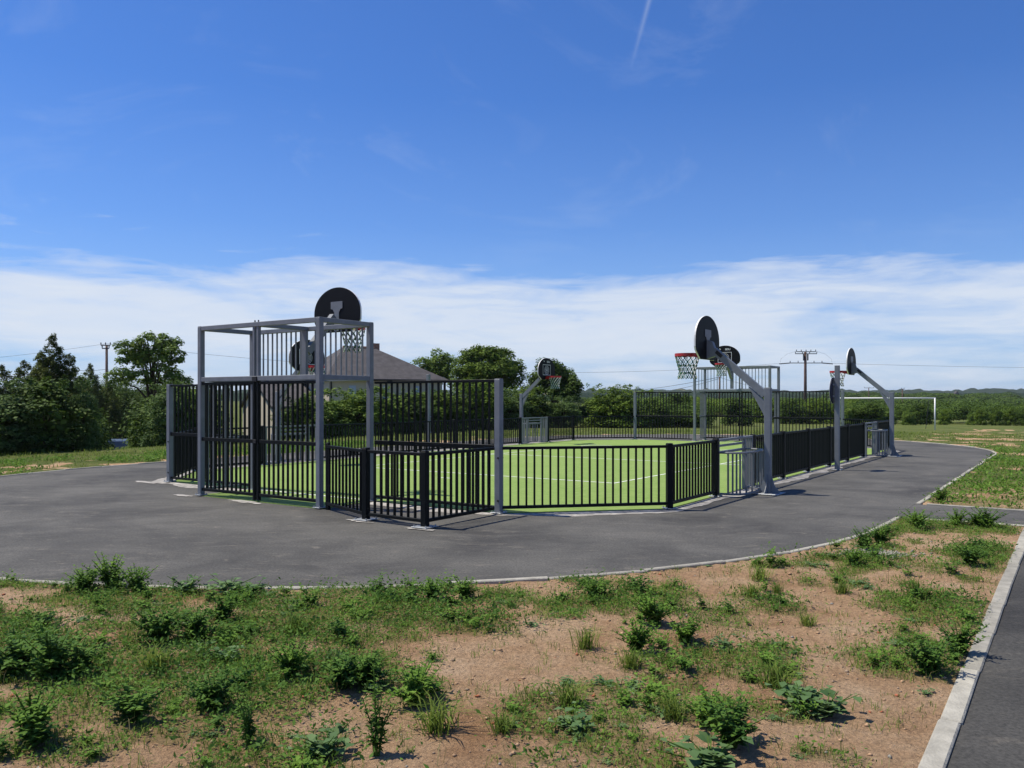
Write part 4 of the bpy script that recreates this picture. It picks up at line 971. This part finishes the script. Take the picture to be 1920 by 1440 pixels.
wires('short slack wire between the conifer and the left utility pole', Vector((*at(140, 80), z_at(694, 80))), Vector(pL) - Vector((0, .2, 2.4)), .1, 0, .02)
wires('upper of two wires rising to the thin pole behind the far cage', Vector((*at(1100, 420), z_at(728, 420))), Vector(pB) - Vector((0, 0, .1)), 2.0, 0, .05)
wires('lower of two wires rising to the thin pole behind the far cage', Vector((*at(1180, 400), z_at(729, 400))), Vector(pB) - Vector((0, 0, .35)), 2.0, 0, .045)
wires('wire falling to the right from the thin pole behind the far cage', Vector(pB) - Vector((0, 0, .1)), Vector((*at(1445, 170), z_at(727, 170))), .4, 0, .03)
wires('wire falling from the thin pole right of the far right hoop', Vector(pD), Vector((*at(1756, 200), z_at(742, 200))), .3, 0, .03)
wires('wire rising towards the right edge above the thicket', Vector((*at(1880, 200), z_at(744, 200))), Vector((*at(1990, 150), z_at(718, 150))), .3, 0, .03)
def tower():
    x, y = at(1793, 650); t = empty('distant_tower', (x, y, 0), 0, 'tiny dark tower on the horizon right of the white goal', 'tower')
    MB().box(-1.5, 1.5, -1.5, 1.5, -3, z_at(738, 650)).build('shaft', M['wood_pole'], t); MB().prism([(-1.7, z_at(738, 650)), (1.7, z_at(738, 650)), (0, z_at(733, 650))], 'y', -1.5, 1.5).build('roof', M['roof'], t)
tower()
def car():
    x, y = at(222, 54); z = tz(x, y); z = min(z, -2.3)
    t = empty('parked_car', (x, y, z), R(20), 'blue-grey parked car half hidden in the hedge gap at left', 'car')
    body = [(-2.0, .35), (-2.05, .75), (-1.95, .92), (2.0, .86), (2.1, .65), (2.05, .35)]
    MB().prism(body, 'x', -.85, .85).build('body', M['carpaint'], t)
    cab = [(-1.7, .925), (-1.35, 1.44), (.35, 1.47), (1.25, .885)]
    mb = MB(); n = 4
    vs = [(sx * (.80 if zz < 1 else .62), yy, zz) for sx in (-1, 1) for yy, zz in cab]
    mb.add(vs, [(0, 1, 2, 3), (7, 6, 5, 4), (0, 4, 5, 1), (1, 5, 6, 2), (2, 6, 7, 3), (3, 7, 4, 0)]); mb.build('cabin', M['carpaint'], t)
    for nm, q in (('rear_window', [(-.68, -1.72, 1.0), (.68, -1.72, 1.0), (.56, -1.45, 1.39), (-.56, -1.45, 1.39)]), ('windscreen', [(.68, 1.2, .98), (-.68, 1.2, .98), (-.56, .46, 1.41), (.56, .46, 1.41)])):
        mb = MB(); mb.add([(a, b + (-.01 if b < 0 else .03), c) for a, b, c in q], [(0, 1, 2, 3)]); mb.build(nm, M['glass'], t)
    for s in (-1, 1):
        mb = MB(); mb.add([(s * .795, -1.5, 1.0), (s * .795, .95, .98), (s * .665, .3, 1.38), (s * .665, -1.25, 1.37)], [(0, 1, 2, 3)]); mb.build('side_window', M['glass'], t)
        MB().tube([(s * .82, .82, .98), (s * .98, .8, 1.02)], .06, 6).build('mirror', M['carpaint'], t)
        for yy in (-1.3, 1.3): w = MB().tube([(s * .68, yy, .31), (s * .87, yy, .31)], .31, 18).build('wheel', M['tyre'], t)
car()

# ------------------------------------------------------------------ plants of the foreground
def blade_mesh(base, hgt, lean, wid, az):
    """curved grass blades: root, bend and tip"""
    n = len(base); d = np.stack([np.cos(az), np.sin(az), np.zeros(n)], 1); s = np.stack([-np.sin(az), np.cos(az), np.zeros(n)], 1)
    up = np.array([0, 0, 1.0]); w = wid[:, None] * .5; h = hgt[:, None]; l = lean[:, None]
    p1 = base + d * h * l * .35 + up * h * .6; p2 = base + d * h * l + up * h * (1 - .35 * l)
    V = np.stack([base - s * w, base + s * w, p1 + s * w * .8, p1 - s * w * .8, p2], 1).reshape(-1, 3)
    i = np.arange(n)[:, None] * 5
    return V, i + np.array([[0, 1, 2, 3]]), i + np.array([[3, 2, 4]])
def scatter(n, xr, yr, fn, jitter=0.0):
    x = RNG.uniform(*xr, n); y = RNG.uniform(*yr, n); k = RNG.random(n) < fn(x, y); return x[k], y[k]
def ok_ground(x, y):
    u, v = uv_of(x, y); return asphalt_sd(u, v) > .02
def grass_tufts(name, label, x, y, nb, h, m, spread=.035, wid=.005):
    n = len(x); z = terrain(x, y); B = np.repeat(np.stack([x, y, z - .006], 1), nb, 0); N_ = len(B)
    th = np.repeat(.55 + .9 * RNG.random(n), nb)
    B[:, :2] += RNG.normal(size=(N_, 2)) * spread * th[:, None]
    u, v = uv_of(B[:, 0], B[:, 1]); keep = asphalt_sd(u, v) > .02; B = B[keep]; th = th[keep]; N_ = len(B)
    B[:, 2] = terrain(B[:, 0], B[:, 1]) - .006
    V, q, t = blade_mesh(B, h * th * (.5 + .8 * RNG.random(N_)), .25 + .9 * RNG.random(N_), wid * (.7 + .7 * RNG.random(N_)), RNG.random(N_) * 6.28)
    o = link(bpy.data.objects.new(name, mesh_np(name, V, [q, t], M[m]))); tag(o, label, 'grass', kind='stuff')
def dens_near(x, y): return np.where(ok_ground(x, y), .045 + np.clip(green_at(x, y) - .12, 0, 1) ** 1.3, 0)
x, y = scatter(64000, (-8.5, 9.5), (3.2, 12.8), lambda a, b: dens_near(a, b) * .8 * (np.abs(a) < b * .70 + .6))
grass_tufts('grass', 'short green grass growing over the bare soil in the foreground', x, y, 11, .050, 'grass', .04, .0040)
x, y = scatter(9000, (-8.5, 9.5), (3.2, 12.8), lambda a, b: np.where(ok_ground(a, b), .10 + np.clip(green_at(a, b) - .05, 0, 1) * .35, 0) * (np.abs(a) < b * .70 + .6))
grass_tufts('dry_grass', 'dry straw coloured grass stalks among the foreground weeds', x, y, 4, .09, 'straw', .05, .003)
x, y = scatter(34000, (-22, 26), (12.8, 46), lambda a, b: np.where(ok_ground(a, b), np.clip(green_at(a, b) - .2, 0, 1), 0) * .5 * (np.abs(a) < b * .68 + .6))
grass_tufts('field_grass', 'green grass of the field and verge beyond the asphalt', x, y, 6, .10, 'grass', .10, .016)
def low_weeds(name, label, x, y, nl, size, m, hgt):
    n = len(x); z = terrain(x, y); C = np.repeat(np.stack([x, y, z], 1), nl, 0); N_ = len(C)
    C[:, :2] += RNG.normal(size=(N_, 2)) * hgt * .85; C[:, 2] += hgt * (.15 + .85 * RNG.random(N_) ** 1.2) * np.repeat(.4 + .9 * RNG.random(n), nl)
    u, v = uv_of(C[:, 0], C[:, 1]); C = C[asphalt_sd(u, v) > RNG.exponential(.02, N_) - .035]; N_ = len(C)
    nr = rand_dir(N_) * .8 + np.array([0, 0, .8]); nr /= np.linalg.norm(nr, axis=1, keepdims=True)
    V, F = leaves(C, nr, size * (.55 + .9 * RNG.random(N_)), .42)
    o = link(bpy.data.objects.new(name, mesh_np(name, V, F, M[m]))); tag(o, label, 'weeds', kind='stuff')
dw = lambda a, b: np.where(ok_ground(a, b), np.clip(green_at(a, b) - .30, 0, 1), 0) * (np.abs(a) < b * .70 + .6)
x, y = scatter(42000, (-8.5, 9.5), (3.2, 12.8), lambda a, b: dw(a, b) * .9); low_weeds('low_weeds', 'low leafy green weeds covering the soil in the foreground', x, y, 15, .024, 'weed', .06)
x, y = scatter(16000, (-8.5, 9.5), (3.2, 12.8), lambda a, b: dw(a, b) * sstep(.42, .62, fbm(a, b, 1.3, 77, 3)) * 1.0); low_weeds('low_weeds', 'darker leafy weeds in dense patches of the foreground', x, y, 30, .032, 'weed_dark', .13)
x, y = scatter(22000, (4, 26), (12.0, 40), lambda a, b: np.where(ok_ground(a, b), np.clip(sstep(.44, .58, fbm(a, b, .8, 91, 3)) + sstep(1.1, .1, asphalt_sd(*uv_of(a, b))) * .7, 0, 1), 0) * .5 * (a < b * .68) * (b < 30)); low_weeds('verge_weeds', 'leafy weeds on the verge right of the asphalt', x, y, 14, .07, 'weed', .13)
x, y = scatter(9000, (-20, -4), (16, 32), lambda a, b: np.where(ok_ground(a, b), sstep(.34, .52, fbm(a, b, .7, 61, 3)), 0) * (np.asarray(uv_of(a, b)[0]) > -12.3) * .8); low_weeds('verge_weeds', 'leafy weeds along the left edge of the asphalt', x, y, 14, .07, 'weed', .12)

# single plants one can pick out
def stem_plant(ns, h, spread, nleaf, ll, lw_, m, bushy=1.0):
    st = MB(); Cs = []; As = []; Ls = []
    for i in range(ns):
        a = RNG.random() * 6.28; k = spread * (.2 + .8 * RNG.random()); hh = h * (.35 + .65 * RNG.random()); tip = Vector((k * math.cos(a), k * math.sin(a), hh))
        mid = Vector((tip.x * .35, tip.y * .35, hh * .55)); st.tube([(tip.x * .1, tip.y * .1, -.03), mid, tip], [.005, .004, .002], 4)
        for j in range(nleaf):
            f = .12 + .88 * (j + RNG.random()) / nleaf
            p = Vector((0, 0, 0)).lerp(mid, f * 2) if f < .5 else mid.lerp(tip, f * 2 - 1)
            aa = j * 2.4 + RNG.random(); el = RNG.uniform(-.1, .8); Cs.append(p); As.append((math.cos(aa) * math.cos(el), math.sin(aa) * math.cos(el), math.sin(el))); Ls.append(ll * (1.15 - .6 * f) * RNG.uniform(.7, 1.25) * bushy)
    C = np.array([tuple(c) for c in Cs]); A = np.array(As); Lr = np.array(Ls)[:, None]; up = np.array([0, 0, 1.0]); S = np.cross(A, up); S /= np.linalg.norm(S, axis=1, keepdims=True) + 1e-9
    dr = np.array([0, 0, -1.0]) * Lr * .18; W = S * Lr * lw_; Nn = np.cross(S, A)
    V = np.stack([C, C + A * Lr * .45 + W + Nn * Lr * .06, C + A * Lr + dr, C + A * Lr * .45 - W + Nn * Lr * .06, C + A * Lr * .45 - Nn * Lr * .02], 1).reshape(-1, 3)
    i = np.arange(len(C))[:, None] * 5; F = np.vstack([i + np.array([[0, 1, 4]]), i + np.array([[1, 2, 4]]), i + np.array([[2, 3, 4]]), i + np.array([[3, 0, 4]])])
    return mesh_np('foliage', V, F, M[m], True), st.mesh('stem', M['weed_dark'])
PL = {'leafy': [stem_plant(26, .27, .24, 20, .062, .33, 'weed') for _ in range(3)], 'dark': [stem_plant(30, .29, .26, 20, .066, .34, 'weed_dark') for _ in range(3)],
      'broad': [stem_plant(16, .13, .24, 4, .095, .44, 'weed_grey') for _ in range(3)], 'tall': [stem_plant(7, .46, .12, 34, .060, .15, 'weed_dark') for _ in range(2)],
      'sprig': [stem_plant(8, .17, .09, 11, .048, .30, 'weed')]}
def big_tuft():
    n = 90; b = RNG.normal(size=(n, 3)) * .028; b[:, 2] = -.01; V, q, t = blade_mesh(b, .10 + .10 * RNG.random(n), .3 + .8 * RNG.random(n), .005 + .003 * RNG.random(n), RNG.random(n) * 6.28)
    return mesh_np('foliage', V, [q, t], M['grass'])
TUFT = big_tuft()
def merged(name, label, temps, x, y, smin, smax, m):
    Vs = []; Fs = []; n0 = 0; z = terrain(x, y); tv = []
    for me in temps:
        v = np.empty(len(me.vertices) * 3, np.float32); me.vertices.foreach_get('co', v); f = np.empty(len(me.polygons) * 3, np.int32); me.loops.foreach_get('vertex_index', f); tv.append((v.reshape(-1, 3), f.reshape(-1, 3)))
    for i in range(len(x)):
        v, f = tv[i % len(tv)]; a = RNG.random() * 6.28; c, sn = math.cos(a), math.sin(a); sc = smin + (smax - smin) * RNG.random() ** 1.6
        w = np.stack([v[:, 0] * c - v[:, 1] * sn, v[:, 0] * sn + v[:, 1] * c, v[:, 2] * RNG.uniform(.6, 1.15)], 1) * sc + np.array([x[i], y[i], z[i]]); Vs.append(w); Fs.append(f + n0); n0 += len(v)
    tag(link(bpy.data.objects.new(name, mesh_np(name, np.vstack(Vs), np.vstack(Fs), M[m], True))), label, 'weeds', kind='stuff')
cl1 = [stem_plant(9, .16, .14, 10, .046, .32, 'weed')[0] for _ in range(3)]; cl2 = [stem_plant(10, .19, .15, 10, .052, .30, 'weed_dark')[0] for _ in range(3)]; cl3 = [stem_plant(7, .05, .17, 8, .042, .36, 'weed_grey')[0] for _ in range(3)]
dc = lambda a, b: np.where(ok_ground(a, b), np.clip(green_at(a, b) - .35, 0, 1), 0) * (np.abs(a) < b * .68 + .4)
x, y = scatter(5600, (-8.5, 9.5), (3.3, 12.6), lambda a, b: dc(a, b) * .55 + .02 * ok_ground(a, b) * (np.abs(a) < b * .68 + .4)); merged('weed_clumps', 'bright leafy weeds running together in patches over the foreground', cl1, x, y, .35, 1.15, 'weed')
x, y = scatter(3000, (-8.5, 9.5), (3.3, 12.6), lambda a, b: dc(a, b) * .8 * sstep(.46, .58, fbm(a, b, .9, 55, 3)) * (1.0 - .6 * sstep(-.5, 1.5, a))); merged('weed_clumps', 'dark leafy weeds running together in patches, mostly on the left', cl2, x, y, .5, 1.35, 'weed_dark')
x, y = scatter(2600, (-8.5, 9.5), (3.3, 12.6), lambda a, b: np.where(ok_ground(a, b), .05 + np.clip(green_at(a, b), 0, 1) * .35, 0) * (np.abs(a) < b * .68 + .4)); merged('creeping_weeds', 'grey-green creeping weeds lying flat on the soil', cl3, x, y, .4, 1.3, 'weed_grey')
def plant(kind, px, py, sc, label, grp):
    x, y = gp(px, py); x, y = gp(px, py, tz(x, y)); z = tz(x, y)
    if z < -.05: z = 0.0
    t = empty('grass_tuft' if kind == 'tuft' else 'weed_plant', (x, y, z), random.uniform(0, 6.28), label, 'grass tuft' if kind == 'tuft' else 'weed', grp); t.scale = (sc, sc, sc * random.uniform(.85, 1.15))
    if kind == 'tuft': link(bpy.data.objects.new('foliage', TUFT), t); return
    f, s = random.choice(PL[kind]); link(bpy.data.objects.new('foliage', f), t); link(bpy.data.objects.new('stem', s), t)
W_ = [('leafy', 205, 1104, 1.05, 'tallest leafy weed on the left stretch of the curved kerb'), ('leafy', 160, 1110, .8, 'leafy weed just left of the tallest one on the kerb'), ('leafy', 255, 1110, .8, 'leafy weed just right of the tallest one on the kerb'),
 ('broad', 350, 1110, 1.0, 'broad-leaved weed on the kerb, left of the pair near the left'), ('broad', 430, 1112, 1.25, 'broad-leaved weed on the kerb, larger right one of the pair'), ('broad', 478, 1112, .9, 'small broad-leaved weed at the right end of the kerb clump'),
 ('leafy', 810, 1122, .75, 'low leafy weed on the kerb below the entrance pen'), ('leafy', 870, 1122, .8, 'leafy weed on the kerb left of the picture middle'), ('leafy', 1115, 1120, .75, 'leafy weed on the kerb right of the picture middle'),
 ('dark', 30, 1262, 1.0, 'dark bushy weed at the left edge of the foreground'), ('dark', 95, 1270, 1.05, 'dark bushy weed second from the left edge'), ('dark', 150, 1262, .8, 'dark bushy weed at the right end of the left edge clump'),
 ('dark', 300, 1205, .9, 'dark leafy weed left in the patch below the broad-leaved pair'), ('dark', 370, 1200, .9, 'dark leafy weed right in the patch below the broad-leaved pair'), ('leafy', 420, 1165, .8, 'bright leafy weed below the broad-leaved pair'),
 ('dark', 645, 1290, .85, 'dark dense weed in the lower left middle'), ('dark', 690, 1285, .8, 'dark dense weed beside bare soil left of centre'), ('leafy', 780, 1322, .85, 'upright leafy weed at the edge of the bare soil'), ('tall', 705, 1418, .95, 'thin tall dark weed at the bottom left of centre'),
 ('tall', 467, 1395, .85, 'thin tall weed standing in the lower left patch'), ('broad', 610, 1418, .9, 'grey-green broad-leaved weed at the bottom, left of the thin tall one'), ('dark', 250, 1350, .8, 'dark leafy weed in the lower left corner patch'), ('leafy', 60, 1390, .9, 'leafy weed in the lower left corner'),
 ('dark', 400, 1330, .75, 'dark leafy weed in the middle of the lower left patch'), ('leafy', 545, 1270, .8, 'leafy weed amid the left green patch'), ('broad', 420, 1240, .9, 'pale broad-leaved weed amid the left green patch'),
 ('leafy', 1225, 1172, .95, 'tall leafy weed below the kerb right of centre'), ('leafy', 1195, 1222, .75, 'small upright leafy weed on bare soil, left of a pair'), ('leafy', 1285, 1205, .75, 'small leafy weed on bare soil, right of a pair'),
 ('broad', 1358, 1218, .7, 'small greyish broad-leaved weed right of the pair on bare soil'), ('dark', 1372, 1400, .85, 'large leafy weed at the bottom right of centre'), ('leafy', 1330, 1365, .7, 'leafy weed joined to the left of the large bottom one'),
 ('broad', 1500, 1318, .95, 'creeping broad-leaved weed, upper end, lower right'), ('broad', 1548, 1342, .95, 'creeping broad-leaved weed, lower end, lower right'), ('broad', 1330, 1440, 1.1, 'broad-leaved weed cut by the bottom edge'), ('broad', 1075, 1368, .8, 'flat leafy weed left of the large bottom one'),
 ('dark', 1742, 1262, .8, 'dark leafy weed near the walkway kerb'), ('dark', 1800, 1225, .7, 'leafy weed close against the walkway kerb'), ('leafy', 1722, 990, 1.0, 'leafy weed at the corner of the cross path kerb'), ('leafy', 1795, 985, .8, 'leafy weed midway along the cross path kerb'),
 ('leafy', 1850, 990, 1.1, 'large leafy weed along the cross path kerb near the right edge'), ('leafy', 1765, 940, .95, 'leafy weed beyond the cross path at the asphalt corner'), ('leafy', 1650, 1020, .9, 'leafy weed on the right stretch of the curved kerb'), ('dark', 1620, 1030, .8, 'dark weed low on the right stretch of the curved kerb'),
 ('leafy', 1830, 985, .9, 'leafy weed left of the large one on the cross path kerb'), ('leafy', 1600, 1060, .7, 'small leafy weed on the right curve of the kerb'), ('dark', 1820, 1060, .8, 'dark weed near the upper end of the walkway kerb')]
for kind, px, py, sc, lab in W_: plant(kind, px, py, sc, lab, 'foreground weeds')
for px, py, sc, lab in [(1098, 1216, 1, 'lone grass tuft on wide bare soil left of the leafy pair'), (1182, 1252, .9, 'grass tuft below the left weed of the pair on bare soil'), (1513, 1172, .9, 'neat grass tuft on bare soil, middle of the right side'),
        (1425, 1085, 1.2, 'tallest grass tuft just below the curved kerb, right of centre'), (1408, 1118, .9, 'grass tuft below the tallest one near the curved kerb'), (1457, 1112, .7, 'small grass tuft right below the tallest one near the kerb'),
        (1455, 1288, 1.3, 'thick grass tuft at the heart of the right green patch'), (1065, 1322, 1.1, 'grass tuft at the left of the bottom middle'), (1580, 1112, .9, 'grass tuft between the kerb curve and the walkway'), (1715, 1120, 1.3, 'long bladed tuft in the large patch near the walkway'),
        (1260, 1345, 1.0, 'grass tuft on bare soil left of the large bottom weed'), (820, 1372, 1.4, 'broad grass tuft right of the thin tall weed'), (288, 1255, 1.2, 'spreading grass tuft beside bare soil in the left half'), (552, 1185, 1.0, 'grass tuft in the small clearing left of centre'), (940, 1372, .9, 'grass tuft at the bottom, left of picture middle')]:
    plant('tuft', px, py, sc, lab, 'single grass tufts')
def stones():
    x, y = scatter(24000, (-7, 9), (3.3, 12), lambda a, b: np.where(ok_ground(a, b), .8, 0) * (np.abs(a) < b * .68 + .4))
    gx, gy = gp(1648, 1041); n2 = 420; x = np.append(x, gx + RNG.normal(size=n2) * .22); y = np.append(y, gy + RNG.normal(size=n2) * .13)
    s = .003 + .014 * RNG.random(len(x)) ** 5; s[-n2:] = .006 + .016 * RNG.random(n2)
    o8 = np.array([(1, 0, 0), (0, 1, 0), (-1, 0, 0), (0, -1, 0), (0, 0, .7), (0, 0, -.7)], float)
    V = (o8[None] * (1 + .6 * (RNG.random((len(x), 6, 1)) - .5))) * s[:, None, None] * (.7 + .8 * RNG.random((len(x), 1, 3))) + np.stack([x, y, terrain(x, y) + s * .25], 1)[:, None, :]
    f = np.array([(0, 1, 4), (1, 2, 4), (2, 3, 4), (3, 0, 4), (1, 0, 5), (2, 1, 5), (3, 2, 5), (0, 3, 5)]); i = np.arange(len(x))[:, None, None] * 6
    F = (i + f[None]).reshape(-1, 3); me = mesh_np('pebbles', V.reshape(-1, 3), F, [M['clod'], M['stone'], M['kerb'], M['brickbit']])
    k = RNG.choice([0, 0, 0, 0, 0, 1, 1, 2, 3], len(x)); k[-n2:] = 2; me.polygons.foreach_set('material_index', np.repeat(k, 8).astype(np.int32))
    tag(link(bpy.data.objects.new('pebbles', me)), 'small pebbles and clods scattered over the bare soil', 'pebbles', kind='stuff')
stones()

# ------------------------------------------------------------------ air: one even, thin haze round everything
def haze():
    m = bpy.data.materials.new('haze_air'); m.use_nodes = True; nt = m.node_tree; nt.nodes.remove(nt.nodes['Principled BSDF'])
    pv = nt.nodes.new('ShaderNodeVolumePrincipled'); pv.inputs['Color'].default_value = (0.86, 0.92, 1.0, 1); pv.inputs['Density'].default_value = 0.00011
    pv.inputs['Anisotropy'].default_value = 0.1
    nt.links.new(pv.outputs[0], nt.nodes['Material Output'].inputs['Volume'])
    o = MB().box(-5200, 5200, -5200, 5200, -14, 42).build('haze', m); tag(o, 'thin bluish haze over the distant hills', 'haze', kind='stuff')
haze()
